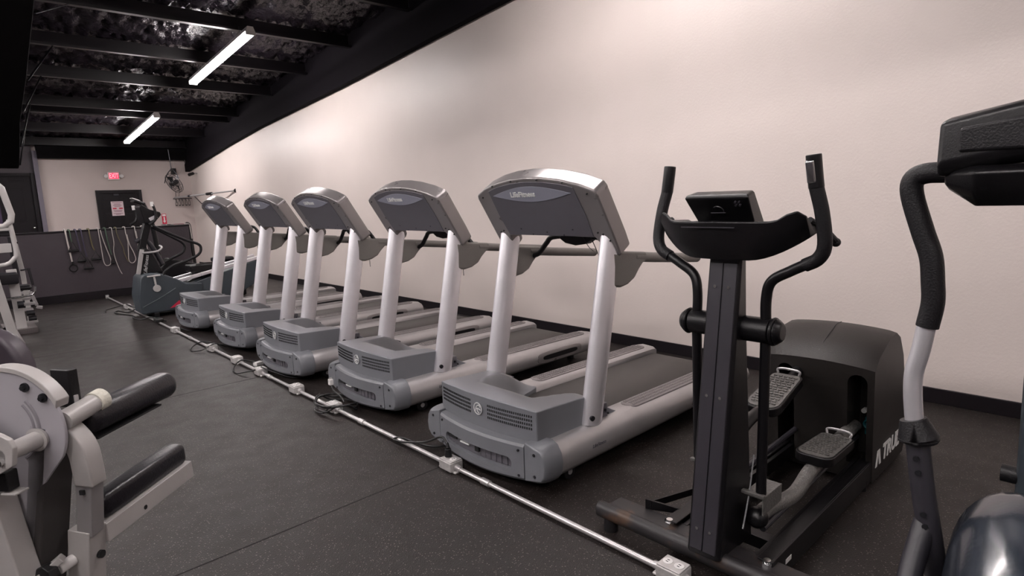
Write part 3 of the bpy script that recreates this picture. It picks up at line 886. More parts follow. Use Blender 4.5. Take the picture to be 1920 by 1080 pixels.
# display
ds = MB(eo)
ds.loft([[(2.035, YC - .100, 1.325), (2.035, YC + .112, 1.325), (2.13, YC + .112, 1.325), (2.13, YC - .095, 1.325)], [(1.958, YC - .112, 1.418), (1.958, YC + .128, 1.418), (2.035, YC + .12, 1.434), (2.035, YC - .100, 1.434)], [(1.966, YC - .108, 1.430), (1.966, YC + .124, 1.430), (2.028, YC + .115, 1.442), (2.028, YC - .096, 1.442)]])
dso = ds.build('display_housing', M_elip, el, bevel=.008, seg=3)
k = MB(eo); k.box((2.086, YC + .008, 1.382), (.006, .17, .085), Matrix.Rotation(R(-41), 3, 'Y')); k.build('screen', M_screen, dso)
k = MB(eo); k.ring((1.990, YC + .01, 1.372), (-.8, 0, -.6), .020, .002, 16, 6, 0, PI); k.box((1.990, YC + .01, 1.366), (.004, .055, .003)); k.build('housing_mark', M_elipface, dso)
k = MB(eo)
for q in range(4): k.cyl((1.966 + .008 * (q // 2), YC - .065 - .014 * (q % 2), 1.405 - .010 * (q // 2)), (1.958 + .008 * (q // 2), YC - .065 - .014 * (q % 2), 1.400 - .010 * (q // 2)), .0035, 8)
k.build('socket_holes', M_elipface, dso)
# pivots and swing arms
for s, xt, rear in ((-1, 2.00, 0), (1, 2.14, 1)):
    pv = MB(eo); pv.cyl((2.07, YC + s * .05, .945), (2.07, YC + s * .155, .945), .046, 26)
    pvo = pv.build('pivot_hub', M_elip, el, bevel=.004)
    pv = MB(eo); pv.cyl((2.07, YC + s * .158, .945), (2.07, YC + s * .172, .945), .051, 26); pv.cyl((2.07, YC + s * .172, .945), (2.07, YC + s * .196, .945), .049, 26, .030)
    pv.build('pivot_cap', M_elip, pvo, bevel=.006)
    dx = xt - 2.07
    P = [(2.07, YC + s * .135, .95), (2.07 + dx * .05, YC + s * .135, 1.06), (2.07 + dx * .15, YC + s * .155, 1.125), (2.07 + dx * .3, YC + s * .22, 1.165), (2.07 + dx * .45, YC + s * .28, 1.195)]
    A = MB(eo); A.tube(P, .0185, 16, 6); arm = A.build('swing_arm', M_elip, el, angle=70)
    G = MB(eo); G.tube([(2.07 + dx * .42, YC + s * .272, 1.190), (2.07 + dx * .5, YC + s * .315, 1.215), (2.07 + dx * .62, YC + s * .335, 1.262), (2.07 + dx * .8, YC + s * .328, 1.36), (xt, YC + s * .312, 1.445)], .0225, 16, 6)
    G.build('arm_grip', M_grip, arm, angle=70)
    T_ = MB(eo); T_.tube([(xt, YC + s * .313, 1.440), (xt + dx * .05, YC + s * .306, 1.505), (xt + dx * .1, YC + s * .303, 1.545)], .0235, 16, 3)
    T_.build('pulse_sensor', M_elip, arm, bevel=.003, angle=60)
    T_ = MB(eo); T_.bar((xt + s * .0135, YC + s * .313 + .007, 1.455), (xt + s * .0135 + dx * .08, YC + s * .305 + .007, 1.528), .028, .026, (1, 0, 0)); T_.build('sensor_plate', M_chrome, arm, bevel=.007)
    lx = 2.06 if s < 0 else 2.10
    L_ = MB(eo); L_.tube([(2.07, YC + s * .135, .92), (lx, YC + s * .138, .33 if s < 0 else .36)], .0185, 16, 0); L_.build('lower_arm', M_elip, arm)
# side rails of the base
for s in (-1, 1):
    rl = MB(eo)
    y = YC + s * .215
    rl.bar((1.98, y, .075), (3.10, y, .075), .012, .10)
    rl.box((2.54, y - s * .025, .122), (1.12, .05, .008)); rl.box((2.54, y - s * .025, .028), (1.12, .05, .008))
    ro = rl.build('base_rail', M_elip, el, bevel=.002)
    rl = MB(eo); rl.tube([(2.10, YC + s * .13, .17), (3.15, YC + s * .13, .21)], .013, 10, 0); rl.build('guide_rod', M_chrome if False else M_elipface, el)
    rl = MB(eo); rl.bar((2.02, YC + s * .15, .075), (3.12, YC + s * .15, .085), .02, .07); rl.build('inner_rail', M_elip, el, bevel=.002)
rl = MB(eo); rl.bar((2.18, YC + .22, .07), (2.18, YC - .22, .07), .05, .05); rl.build('cross_brace', M_elip, el, bevel=.003)
rl = MB(eo); rl.box((2.12, YC - .2215, .075), (.05, .002, .018)); rl.build('rating_label', M_white, el)
rl = MB(eo); rl.prism([(2.02, 1.38, .105), (2.02, 1.38, .15), (2.10, 1.22, .12), (2.10, 1.22, .105)], (0, 0, 0), (.01, 0, 0)); rl.bar((2.03, 1.36, .13), (2.30, 1.27, .13), .006, .03); rl.build('left_bracket', M_elip, el)
for y in (YC - .2, YC + .2):
    k = MB(eo); k.cyl((3.02, y, 0), (3.02, y, .05), .022, 14); k.build('rear_foot', M_dark, el)
# foot links with pedals
for s, zp, xj in ((-1, .28, 2.06), (1, .49, 2.10)):
    y = YC + s * .118
    zj = .30 if s < 0 else .34
    crank = (3.16, y, zp - .02 if s < 0 else .57)
    F = MB(eo); F.tube([(xj + .02, y, zj - .08), (xj + .12, y, zj - .10 + .02), (2.42, y, zp - .10), (2.60, y, zp - .055), (2.78, y, zp - .045), (2.95, y, zp - .02 if s < 0 else zp + .01), crank], .030 if s < 0 else .026, 16, 6)
    fo = F.build('foot_link', M_worn if s < 0 else M_elip, el, angle=70)
    k = MB(eo); k.ball((xj + .02, y, zj - .08), .040); k.build('ball_joint', M_elip, fo)
    k = MB(eo); k.box((xj + .06, y, zj + .02), (.16, .075, .008)); k.box((xj + .06, y - .036, zj - .01), (.16, .006, .07)); k.box((xj - .02, y, zj + .03), (.02, .085, .012)); k.build('link_bracket', M_worn, fo, bevel=.002)
    tilt = R(2) if s < 0 else R(-14)
    Rm = Matrix.Rotation(tilt, 3, 'Y')
    pc = Vector((2.77, y, zp))
    def pp(x, yy, z): return pc + Rm @ Vector((x, yy, z))
    n = 10; outl = []
    for cx_, cy_, a0, rr in ((.13, .045, 0, .03), (-.13, .030, 90, .05), (-.13, -.030, 180, .05), (.13, -.045, 270, .03)):
        for q in range(5):
            a = R(a0 + q * 22.5); outl.append((cx_ + rr * math.cos(a), cy_ + rr * math.sin(a)))
    K = MB(eo); K.loft([[pp(x, yy, z) for x, yy in outl] for z in (-.035, .006)])
    pdl = K.build('pedal', M_elip, el, bevel=.005)
    K = MB(eo); K.loft([[pp(x * .93, yy * .90, z) for x, yy in outl] for z in (.004, .0085)]); K.build('pedal_tread', M_worn, pdl)
    K = MB(eo)
    for i in range(13):
        for q in range(5):
            K.box(pp(-.13 + i * .021, -.048 + q * .024 + (i % 2) * .006, .011), (.009, .016, .004), Rm)
    K.build('tread_pattern', M_worn, pdl)
    K = MB(eo); K.tube([pp(-.15, .055, .016), pp(-.165, 0, .018), pp(-.15, -.055, .016)], .007, 8) if False else K.tube([pp(.155, .05, .006), pp(.162, .05, .026), pp(.165, 0, .030), pp(.162, -.05, .026), pp(.155, -.05, .006)], .006, 8)
    K.build('toe_rim', M_railsilver, pdl)
# rear drive housing
HB, HF = .52, 0
def hprof(y):
    a = (y - (YC + .03)) / .255
    bow = .022 * (1 - a * a)
    return [(3.08, .015), (3.055 - bow * .4, .30), (3.04 - bow, .585 + bow), (3.10 - bow, .640 + bow), (3.27, .708 + bow), (3.36, .715 + bow * .8), (3.43, .68 + bow * .5), (3.51, .57), (3.60, .30), (3.63, .08), (3.60, .015)]
hh = MB(eo); ya, yb = YC - .225, YC + .285
rings = []
for i in range(17):
    y = ya + (yb - ya) * i / 16
    sh_ = .988 if i in (0, 16) else 1
    rings.append([(3.33 + (x - 3.33) * sh_, y, .35 + (z - .35) * sh_ if z > .02 else z) for x, z in hprof(y)])
hh.loft(rings)
ho = hh.build('drive_housing', M_housing, el, angle=28)
for s, y in ((-1, YC - .155), (1, YC + .178)):
    cu_ = MB(eo); pts = []
    hw = .042
    for q in range(9):
        a = R(q * 22.5); pts.append((y + hw * math.cos(a), .515 + hw * math.sin(a)))
    pts += [(y - hw, .10), (y + hw, .10)]
    cu_.prism([(3, yy, z) for yy, z in pts], (-.1, 0, 0), (.24, 0, 0))
    bool_cut(ho, cu_.build('cutter', M_dark))
MB(eo).box((3.35, YC + .03, .32), (.20, .44, .50)).build('drive_core', M_void, ho)
fpn = MB(eo)
sm_ = MB(eo); sm_.tube([(3.032 - .0, YC + .03, .612), (3.09, YC + .03, .664), (3.27, YC + .03, .7315), (3.36, YC + .03, .735)], .0018, 6); sm_.build('seam_line', M_elipface, ho)
k = MB(eo); k.box((3.20, YC - .175, .26), (.02, .045, .09)); k.ring((3.18, YC - .170, .27), (-1, .3, 0), .022, .006, 20, 6); k.build('flywheel_guard', M_teal, ho, bevel=.003)
k = MB(eo); k.cyl((3.17, YC - .150, .34), (3.20, YC - .150, .34), .012, 12); k.build('crank_bolt', M_white, ho)
text('lettering', 'TRUE', 0.115, M_logo, ho, Vector((3.36, YC - .2285, .125)) - eo, (1, 0, 0), (0, 0, 1), 0.0015, 0.1, bold=.003)
k = MB(eo); k.prism([(3.115, YC - .227, .085), (3.135, YC - .227, .165), (3.175, YC - .227, .165), (3.20, YC - .227, .085), (3.175, YC - .227, .085), (3.155, YC - .227, .14), (3.14, YC - .227, .085)], (0, -.002, 0), (0, 0, 0)); k.build('emblem', M_logo, ho)

# ------------------------------------------------------------------ elliptical at the right edge of the view
ro_ = Vector((1.75, 0.0, 0))
m2 = thing('elliptical_trainer', 'elliptical with glossy navy shell and silver swing arm, cut off by the right edge', 'elliptical trainer', ro_)
G = MB(ro_)
con = [(1.62, 1.475), (1.60, 1.50), (1.61, 1.595), (1.66, 1.605), (1.86, 1.60), (1.86, 1.48)]
def crx(y, k): return [(1.72 + (x - 1.72) * k, y, z - .06 * (y > 0) * y / .33 * 0) for x, z in con]
G.loft([[(x, y, z + dz) for x, z in con] for y, dz in ((-.33, -.01), (-.2, .01), (0, .02), (.2, .005), (.335, -.02))])
cn = G.build('console_housing', M_elip, m2, bevel=.012, seg=3)
G = MB(ro_); G.loft([[(1.606, y, 1.505), (1.596, y, 1.510), (1.596, y, 1.572 + dz), (1.606, y, 1.576 + dz)] for y, dz in ((-.26, .01), (0, .025), (.295, -.015))]); G.build('console_inset', M_grip, cn, bevel=.006)
G = MB(ro_); G.loft([[(1.58, y, 1.425), (1.565, y, 1.465), (1.60, y, 1.478), (1.80, y, 1.478), (1.84, y, 1.45), (1.74, y, 1.395), (1.62, y, 1.39)] for y in (-.28, .26)] + [[(1.64, .325, 1.44), (1.63, .325, 1.465), (1.65, .325, 1.474), (1.76, .325, 1.474), (1.78, .325, 1.46), (1.74, .325, 1.435), (1.67, .325, 1.432)]])
G.build('console_base', M_elip, m2, bevel=.008)
G = MB(ro_); G.tube([(1.72, .17, 1.60), (1.66, .172, 1.64), (1.62, .165, 1.67), (1.60, .13, 1.685), (1.60, .06, 1.68)], .008, 10); G.build('reading_rack', M_chrome, m2)
G = MB(ro_); G.tube([(1.86, .0, .60), (1.80, 0, 1.1), (1.74, 0, 1.42)], 0.055, 20, 4, ry=.175, ref=(0, 1, 0)); G.build('mast', M_bike, m2, angle=60)
for s in (-1, 1):
    P = lambda x, y, z: (x, s * y, z)
    A = MB(ro_); A.tube([P(1.70, .315, 1.468), P(1.70, .335, 1.468)], .021, 16, 0); ao = A.build('grip_collar', M_chrome, m2)
    A = MB(ro_); A.tube([P(1.70, .33, 1.468), P(1.70, .375, 1.467), P(1.70, .398, 1.452), P(1.70, .398, 1.415), P(1.70, .372, 1.33), P(1.70, .352, 1.27), P(1.70, .345, 1.21), P(1.70, .342, 1.16), P(1.70, .350, 1.10)], .0245, 18, 5); A.build('arm_grip', M_grip, m2, angle=70)
    A = MB(ro_); A.tube([P(1.70, .350, 1.115), P(1.70, .360, 1.04), P(1.70, .371, .98), P(1.70, .370, .92), P(1.70, .362, .845)], .0205, 18, 5); A.build('silver_arm', M_silver, m2, angle=70)
    A = MB(ro_); A.cyl(P(1.70, .366, .862), P(1.70, .352, .815), .030, 22, .046); A.cyl(P(1.70, .352, .815), P(1.70, .351, .806), .046, 22, .040); A.build('arm_boot', M_grip, m2, bevel=.003)
    A = MB(ro_); A.tube([P(1.70, .357, .83), P(1.70, .335, .68), P(1.70, .312, .56), P(1.72, .300, .46)], .0265, 18, 4); lo_ = A.build('lower_arm', M_elipface, m2, angle=70)
    A = MB(ro_); A.tube([P(1.70, .325, .60), P(1.64, .335, .50), P(1.55, .335, .38)], .026, 16, 4); A.build('arm_brace', M_elipface, lo_, angle=70)
    for z, yy in ((.77, .348), (.735, .342), (.63, .325), (.60, .320)):
        MB(ro_).cyl(P(1.675, yy, z), P(1.668, yy, z), .007, 10).build('screw', M_bolt, lo_)
    A = MB(ro_); A.tube([P(1.55, .335, .38), P(2.1, .30, .26), P(2.55, .24, .30)], .026, 14, 5); A.build('foot_link', M_elipface, m2, angle=70)
    A = MB(ro_); A.box(P(2.45, .22, .34), (.34, .13, .03)); A.build('pedal', M_dark, m2, bevel=.01)
# glossy shell
sh = MB(ro_); rings = []
for x, w_, zt in ((1.02, .16, .40), (1.08, .205, .53), (1.20, .225, .585), (1.40, .240, .655), (1.56, .268, .735), (1.66, .278, .752), (1.70, .276, .745), (1.75, .26, .71), (1.86, .235, .63), (2.05, .20, .56), (2.12, .15, .42)):
    ring_ = []
    for q in range(25):
        a = PI * q / 24
        ring_.append((x, w_ * math.copysign(abs(math.cos(a)) ** .42, math.cos(a)), .05 + (zt - .05) * abs(math.sin(a)) ** .30))
    rings.append(ring_)
sh.loft(rings); sh.build('front_shell', M_navy, m2, angle=60)
k = MB(ro_); k.cyl((1.86, .165, .715), (1.86, .205, .715), .022, 18); k.cyl((1.86, .08, .715), (1.86, .165, .715), .012, 12); k.build('adjust_knob', M_dark, m2)
k = MB(ro_); k.box((1.86, .06, .68), (.04, .04, .12)); k.build('knob_post', M_dark, m2)
k = MB(ro_); k.box((1.55, 0, .04), (.08, .62, .08)); k.box((2.9, 0, .04), (.08, .5, .08)); k.box((2.22, 0, .07), (1.34, .12, .10)); k.build('base_frame', M_elip, m2, bevel=.006)

# ------------------------------------------------------------------ leg machine at the front left
o3 = (0.113, 2.099, 0)
m3 = thing('leg_extension_machine', 'ivory weight machine with round cam plate and black roller pads, left front', 'weight machine', o3, R(40))
def W(u, w_, z): return (u, -w_, z)
c0 = (-.088, .85)
def circ(r, a0, a1, n): return [(c0[0] + r * math.cos(R(a0 + (a1 - a0) * i / n)), c0[1] + r * math.sin(R(a0 + (a1 - a0) * i / n))) for i in range(n + 1)]
# cam plate with a tail running down
pl = circ(.170, -28, 200, 46) + [(-.245, .62), (-.20, .40), (-.135, .36), (-.075, .50), (-.035, .66)]
k = MB(); k.prism([W(0, a, z) for a, z in pl], (0, 0, 0), (.010, 0, 0)); cp = k.build('cam_plate', M_plate, m3, bevel=.002)
k = MB(); ra = circ(.184, 28, 200, 40); rb_ = circ(.168, 22, 200, 40)
k.prism([W(0, a, z) for a, z in ra + rb_[::-1]], (-.004, 0, 0), (.040, 0, 0)); k.build('cam_rim', M_ivory, cp, bevel=.003)
for a, z in ((-.018, .975), (.033, .945)):
    k = MB(); k.cyl(W(-.006, a, z), W(-.001, a, z), .013, 16); k.cyl(W(-.014, a, z), W(-.006, a, z), .007, 6); k.build('bolt', M_bolt, cp)
k = MB(); k.ring(W(0, -.10, .86), (1, 0, 0), .105, .005, 30, 6, PI * .5, PI * 1.1); k.ring(W(0, -.10, .86), (1, 0, 0), .088, .004, 30, 6, PI * .5, PI * 1.1); k.build('pressed_groove', mat('groove_grey', (0.22, 0.21, 0.23), 0.4), cp)  # pressed groove drawn as rings in a darker grey
k = MB(); k.cyl(W(-.125, .0, .825), W(.0, .0, .825), .024, 26); k.cyl(W(-.012, .0, .825), W(-.001, .0, .825), .034, 26, .030); k.build('pivot_tube', M_ivory, m3)
lk = [(.055, .85), (.045, .80), (.01, .78), (-.06, .75), (-.14, .74), (-.22, .80), (-.20, .95), (-.10, .925), (.02, .885), (.045, .872)]
k = MB(); k.prism([W(0, a - .005, z) for a, z in lk], (-.125, 0, 0), (-.110, 0, 0)); lp = k.build('link_plate', M_ivory, m3, bevel=.003)
k = MB(); k.cyl(W(-.135, .01, .812), W(-.124, .01, .812), .010, 18); k.build('bolt', M_chrome, lp)
k = MB(); k.box(W(-.09, -.022, .745), (.035, .035, .055)); k.build('stop_block', M_dark, m3, bevel=.004)
k = MB(); k.box(W(-.09, -.005, .712), (.04, .045, .005)); k.build('stop_shelf', M_ivory, m3, bevel=.001)
# main posts
k = MB(); k.bar(W(-.055, -.150, .90), W(-.02, -.050, .06), .07, .065, (0, 1, 0)); k.build('front_post', M_ivory, m3, bevel=.006)
k = MB(); k.bar(W(.05, .0, .86), W(.05, -.17, .10), .055, .10, (1, 0, 0)); k.build('dark_post', mat('charcoal_enamel', (0.045, 0.04, 0.04), 0.4, vary=.06), m3, bevel=.004)
k = MB(); k.bar(W(.05, -.07, .66), W(.05, -.20, .30), .018, .05, (1, 0, 0)); k.build('stop_bar', M_dark, m3, bevel=.003)
# cross shaft with worn end and top roller
k = MB(); k.cyl(W(.02, .060, .868), W(.16, .060, .885), .029, 26); sh_ = k.build('roller_shaft', M_ivory, m3)
k = MB(); k.cyl(W(.13, .060, .8815), W(.164, .060, .8857), .033, 26); k.build('shaft_collar', mat('scuffed_ivory', (0.62, 0.60, 0.52), 0.5, bump=.4, bscale=90, vary=.15, vscale=60), sh_)
def pad(name, a, b, wd, hg, nseg, par, rnd=.45):
    a, b = Vector(a), Vector(b); d = (b - a); L = d.length; d.normalize()
    s_ = Vector((0, 1, 0)); s_ = (s_ - d * s_.dot(d)).normalized(); u_ = d.cross(s_)
    K = MB(); rings = []
    for q, kk in ((0, .72), (.010, .92), (.025, 1), (L - .025, 1), (L - .010, .92), (L, .72)):
        ring_ = []
        for i in range(28):
            t_ = 2 * PI * i / 28
            ca, sa = math.cos(t_), math.sin(t_)
            ring_.append(a + d * q + s_ * (wd * kk * math.copysign(abs(ca) ** rnd, ca)) + u_ * (hg * kk * math.copysign(abs(sa) ** rnd, sa)))
        rings.append(ring_)
    return K.loft(rings).build(name, M_vinyl, par, angle=60)
pad('upper_roller', W(.10, .045, .835), W(.50, .018, .825), .046, .046, 1, m3, .85)
k = MB(); k.bar(W(.10, .062, .783), W(.40, .040, .780), .05, .006); k.build('roller_plate', M_dark, m3)
k = MB(); k.bar(W(.09, .0, .940), W(.12, .005, .940), .072, .115); kk_ = k.build('seat_block', M_dark, m3, bevel=.004)
k = MB(); k.box(W(.10, .03, .895), (.02, .018, .05)); k.build('block_bracket', M_railsilver, m3, bevel=.002)
# curved arm down to the sleeve
k = MB(); P_ = spline([W(.05, .010, .842), W(.05, .048, .820), W(.052, .078, .775), (.055, -.083, .71), (.06, -.080, .66)], 6)
rings = []
for i, p in enumerate(P_):
    d_ = (P_[min(i + 1, len(P_) - 1)] - P_[max(i - 1, 0)]).normalized()
    s_ = Vector((1, 0, 0)); u_ = d_.cross(s_).normalized()
    rings.append([p + s_ * a * .028 + u_ * b_ * .030 for a, b_ in ((-1, -1), (1, -1), (1, 1), (-1, 1))])
k.loft(rings); k.build('curved_arm', M_ivory, m3, bevel=.007, angle=50)
k = MB(); k.bar(W(.062, .075, .67), W(.070, .045, .50), .048, .050, (0, 1, 0)); tb = k.build('telescoping_tube', M_railsilver, m3, bevel=.003)
k = MB(); k.box(W(.034, .072, .645), (.006, .014, .014)); k.build('tube_hole', M_void, tb)
k = MB(); k.bar(W(.062 + .030, .062, .565), W(.062 + .030, .056, .525), .008, .012, (0, 1, 0))
k.build('pin_slot', M_void, tb)
k = MB(); k.bar(W(.075, .030, .515), W(.080, -.010, .26), .066, .070, (0, 1, 0)); slv = k.build('sleeve', M_ivory, m3, bevel=.003)
k = MB(); k.cyl(W(.082, .052, .42), W(.082, .062, .42), .012, 16); k.build('sleeve_hole', M_void, slv)
k = MB(); k.cyl(W(.045, .0, .425), W(.0, -.010, .42), .017, 20); k.cyl(W(.0, -.010, .42), W(-.012, -.014, .42), .010, 14); pk = k.build('pin_collar', M_white, m3, bevel=.003)
k = MB(); k.cyl(W(-.012, -.014, .42), W(-.042, -.020, .42), .034, 8, .034); k.build('pop_pin_knob', M_dark, pk, bevel=.004)
k = MB(); k.bar(W(.105, .050, .475), W(.50, .062, .498), .036, .062); ab = k.build('ankle_arm', M_ivory, m3, bevel=.003)
k = MB()
for u in (.26, .45): k.cyl(W(u, .068, .475), W(u, .074, .475), .008, 6)
k.build('bolt', M_bolt, ab)
pad('ankle_pad', W(.12, .020, .545), W(.50, .030, .562), .036, .040, 1, m3, .5)
# cable pulley bits, floor frame and seat behind
k = MB(); k.bar(W(.0, .01, .46), W(-.08, -.13, .34), .03, .02); k.build('link_strap', M_ivory, m3, bevel=.003)
k = MB(); k.box(W(-.01, -.10, .47), (.045, .045, .05)); k.build('bumper_block', M_ivory, m3, bevel=.006)
k = MB(); k.bar(W(.05, -.18, .03), W(.05, -1.0, .03), .07, .06); k.bar(W(.0, -.10, .03), W(.0, .25, .03), .07, .06); k.bar(W(.05, -.17, .09), W(.05, -.17, .12), .08, .08); k.build('floor_frame', M_ivory, m3, bevel=.004)
bk = MB(); pts = []
for i in range(33):
    a = 2 * PI * i / 33
    pts.append((.33, .60 + .26 * math.copysign(abs(math.cos(a)) ** .6, math.cos(a)), .86 + .22 * math.copysign(abs(math.sin(a)) ** .7, math.sin(a))))
bk.prism(pts, (-.035, 0, 0), (.035, 0, 0)); bk.build('back_pad', mat('plum_vinyl', (0.045, 0.035, 0.045), 0.5, vary=.05), m3, bevel=.02, seg=3, angle=20)
bk = MB(); bk.bar((.33, .60, .70), (.33, .60, .03), .06, .06, (1, 0, 0)); bk.build('seat_post', M_ivory, m3, bevel=.005)

# ------------------------------------------------------------------ white stack machine at the far left
o4 = Vector((.45, 9.6, 0))
m4 = thing('cable_stack_machine', 'off-white cable machine with angular frame and black cushions by the far left edge', 'weight machine', o4)
M_off = mat('offwhite_enamel', (0.48, 0.46, 0.45), 0.38, vary=.04)
def flat(name, pts, r, ry, m_=None, sm=0, par=None, y_=0):
    k = MB(o4); k.tube(pts, r, 12, sm, ry=ry, ref=(0, 1, 0)); return k.build(name, m_ or M_off, par or m4, angle=50)
flat('head_frame', [(.10, 9.5, 1.93), (.46, 9.5, 1.88), (.535, 9.5, 1.78), (.590, 9.5, 1.46), (.575, 9.5, 1.38), (.50, 9.5, 1.32), (.10, 9.5, 1.32)], .035, .035, sm=0)
k = MB(o4); k.box((.28, 9.52, 1.60), (.44, .02, .50)); k.build('head_panel', mat('dark_purple_panel', (0.03, 0.015, 0.05), 0.5), m4)  # flat sheet in one dark purple inside the head frame
flat('upright', [(.565, 9.5, 1.32), (.575, 9.5, 1.00), (.55, 9.5, .93), (.46, 9.5, .86), (.20, 9.5, .85)], .024, .03, sm=3)
k = MB(o4); k.box((.33, 9.49, 1.06), (.42, .03, .11)); k.build('name_plate', M_off, m4, bevel=.006)
k = MB(o4); k.box((.33, 9.50, 1.285), (.46, .05, .035)); k.build('cross_tube', M_off, m4, bevel=.006)
k = MB(o4); k.bar((.585, 10.0, 1.40), (.640, 10.0, .72), .05, .06, (0, 1, 0)); k.bar((.640, 10.0, .72), (.64, 10.0, .04), .05, .06, (0, 1, 0)); po = k.build('rear_post', M_off, m4, bevel=.005)
k = MB(o4); k.cyl((.625, 9.965, 1.10), (.625, 9.96, 1.10), .014, 12); k.build('post_hole', M_void, po)
k = MB(o4); k.tube([(.60, 10.0, 1.40), (.60, 10.0, 1.62)], .008, 8, 0); k.build('guide_rod', M_chrome, m4)
k = MB(o4); k.bar((.50, 9.45, .80), (.515, 9.45, .06), .10, .05, (0, 1, 0)); k.build('seat_column', M_off, m4, bevel=.006)
k = MB(o4); k.box((.36, 9.40, .70), (.38, .22, .14)); k.build('dark_pad', M_vinyl, m4, bevel=.02)
k = MB(o4); k.box((.59, 9.6, .555), (.17, .25, .06)); k.build('seat_cushion', M_vinyl, m4, bevel=.025)
k = MB(o4); k.box((.565, 9.9, .92), (.05, .10, .52)); k.build('weight_stack', M_vinyl, m4, bevel=.004)
k = MB(o4); k.bar((.60, 9.72, .76), (.705, 9.72, .77), .04, .02); k.bar((.685, 9.72, .77), (.705, 9.72, .56), .03, .05, (0, 1, 0)); k.build('side_pad', M_vinyl, m4, bevel=.006)
k = MB(o4); k.tube([(.40, 9.4, .455), (.62, 9.4, .465), (.685, 9.4, .50), (.70, 9.4, .57)], .014, 10, 4); k.build('lever_handle', M_chrome, m4)
k = MB(o4); k.cyl((.50, 9.36, .37), (.56, 9.36, .37), .045, 20); k.build('roller_pad', M_vinyl, m4)
k = MB(o4); k.bar((.56, 10.2, .42), (.70, 10.2, .43), .05, .04); k.bar((.70, 10.2, .43), (.745, 10.2, .24), .04, .04, (0, 1, 0)); k.bar((.735, 10.2, .22), (.80, 10.2, .20), .05, .04); k.build('footrest', M_railsilver, m4, bevel=.005)
for x, z, w_ in ((.60, .40, .12), (.62, .33, .15), (.60, .26, .13)):
    k = MB(o4); k.box((x, 9.7, z), (w_, .10, .03)); k.build('linkage', M_railsilver, m4, bevel=.004)
for x, z in ((.59, .22), (.60, .15)):
    k = MB(o4); k.cyl((x, 9.62, z), (x + .08, 9.62, z), .034, 18); k.build('ankle_roller', M_vinyl, m4)
k = MB(o4); k.box((.62, 9.62, .11), (.14, .06, .03)); k.build('foot_plate', M_railsilver, m4, bevel=.004)
k = MB(o4); k.box((.50, 9.7, .035), (.32, .7, .07)); k.box((.40, 9.0, .035), (.12, 1.4, .07)); k.build('base_frame', mat('brown_base', (0.10, 0.085, 0.085), 0.5), m4, bevel=.005)
k = MB(o4); k.bar((.30, 8.35, .75), (.385, 8.35, .04), .08, .10, (0, 1, 0)); k.build('front_leg', M_off, m4, bevel=.006)
k = MB(o4); k.bar((.31, 8.35, .75), (.33, 9.5, .80), .06, .06); k.build('top_rail', M_off, m4, bevel=.006)

# ------------------------------------------------------------------ slate-blue cross trainer at the end of the row
o5 = Vector((2.3, 9.5, 0))
m5 = thing('cross_trainer', 'slate blue cross trainer with looping black handlebars past the farthest treadmill', 'elliptical trainer', o5)
def slab(name, pts, ya, yb, m_, par=None, bv=.012, **kw):
    k = MB(o5); k.prism([(x, 0, z) for x, z in pts], (0, ya, 0), (0, yb, 0)); return k.build(name, m_, par or m5, bevel=bv, **kw)
by = 9.20
body = slab('drive_body', [(1.765, .06), (1.745, .30), (1.79, .55), (1.84, .60), (1.95, .605), (2.08, .575), (2.22, .50), (2.34, .42), (2.55, .40), (2.55, .06)], by, by + .44, M_bike, bv=.02, seg=3)
slab('rear_body', [(2.34, .30), (2.40, .40), (3.40, .66), (3.45, .60), (3.30, .30), (2.9, .10), (2.34, .05)], by + .03, by + .40, M_bike)
for yy in (by + .05, by + .34):
    k = MB(o5); k.bar((2.24, yy, .455), (2.55, yy, .515), .045, .05); k.bar((2.55, yy, .515), (3.42, yy, .69), .045, .05); k.build('guide_rail', M_silver, m5, bevel=.006)
k = MB(o5); k.prism([(2.10, 0, .10), (2.30, 0, .12), (2.36, 0, .19), (2.22, 0, .19)], (0, by - .003, 0), (0, by + .001, 0)); k.build('red_flash', M_red, body)
k = MB(o5); k.tube([(1.78, by - .003, .16), (2.0, by - .003, .26), (2.2, by - .003, .37)], .004, 6); k.build('body_line', mat('line_grey', (0.12, 0.14, 0.15), .5), body)
k = MB(o5); k.cyl((1.97, by - .02, .395), (1.97, by - .002, .395), .048, 24); k.bar((1.965, by - .012, .40), (1.95, by - .012, .56), .024, .012, (0, 1, 0)); k.bar((1.87, by - .012, .565), (2.03, by - .012, .57), .02, .02); k.build('crank_lever', M_box, m5, bevel=.004)
slab('mast', [(1.80, .60), (1.86, .92), (1.90, .96), (1.985, .90), (2.10, .60)], by + .12, by + .30, M_elip)
k = MB(o5); k.bar((1.795, by + .10, .60), (1.875, by + .10, .93), .05, .02, (0, 1, 0)); k.build('mast_edge', M_ivory, m5, bevel=.003)
text('lettering', 'LifeFitness', .062, M_logo, m5, Vector((1.905, by + .115, .72)) - o5, (.2, 0, 1), (-1, 0, .2), .001, .2)
k = MB(o5); k.bar((1.88, by + .21, .90), (2.02, by + .21, 1.34), .09, .10, (0, 1, 0)); k.build('column', M_elip, m5, bevel=.01)
slab('console', [(1.90, 1.50), (1.93, 1.53), (2.02, 1.46), (2.14, 1.42), (2.15, 1.38), (2.04, 1.26), (1.94, 1.28)], by + .06, by + .36, M_elip)
k = MB(o5); k.box((2.045, by + .058, 1.345), (.10, .01, .045), Matrix.Rotation(R(-25), 3, 'Y')); k.build('silver_trim', M_silver, m5, bevel=.003)
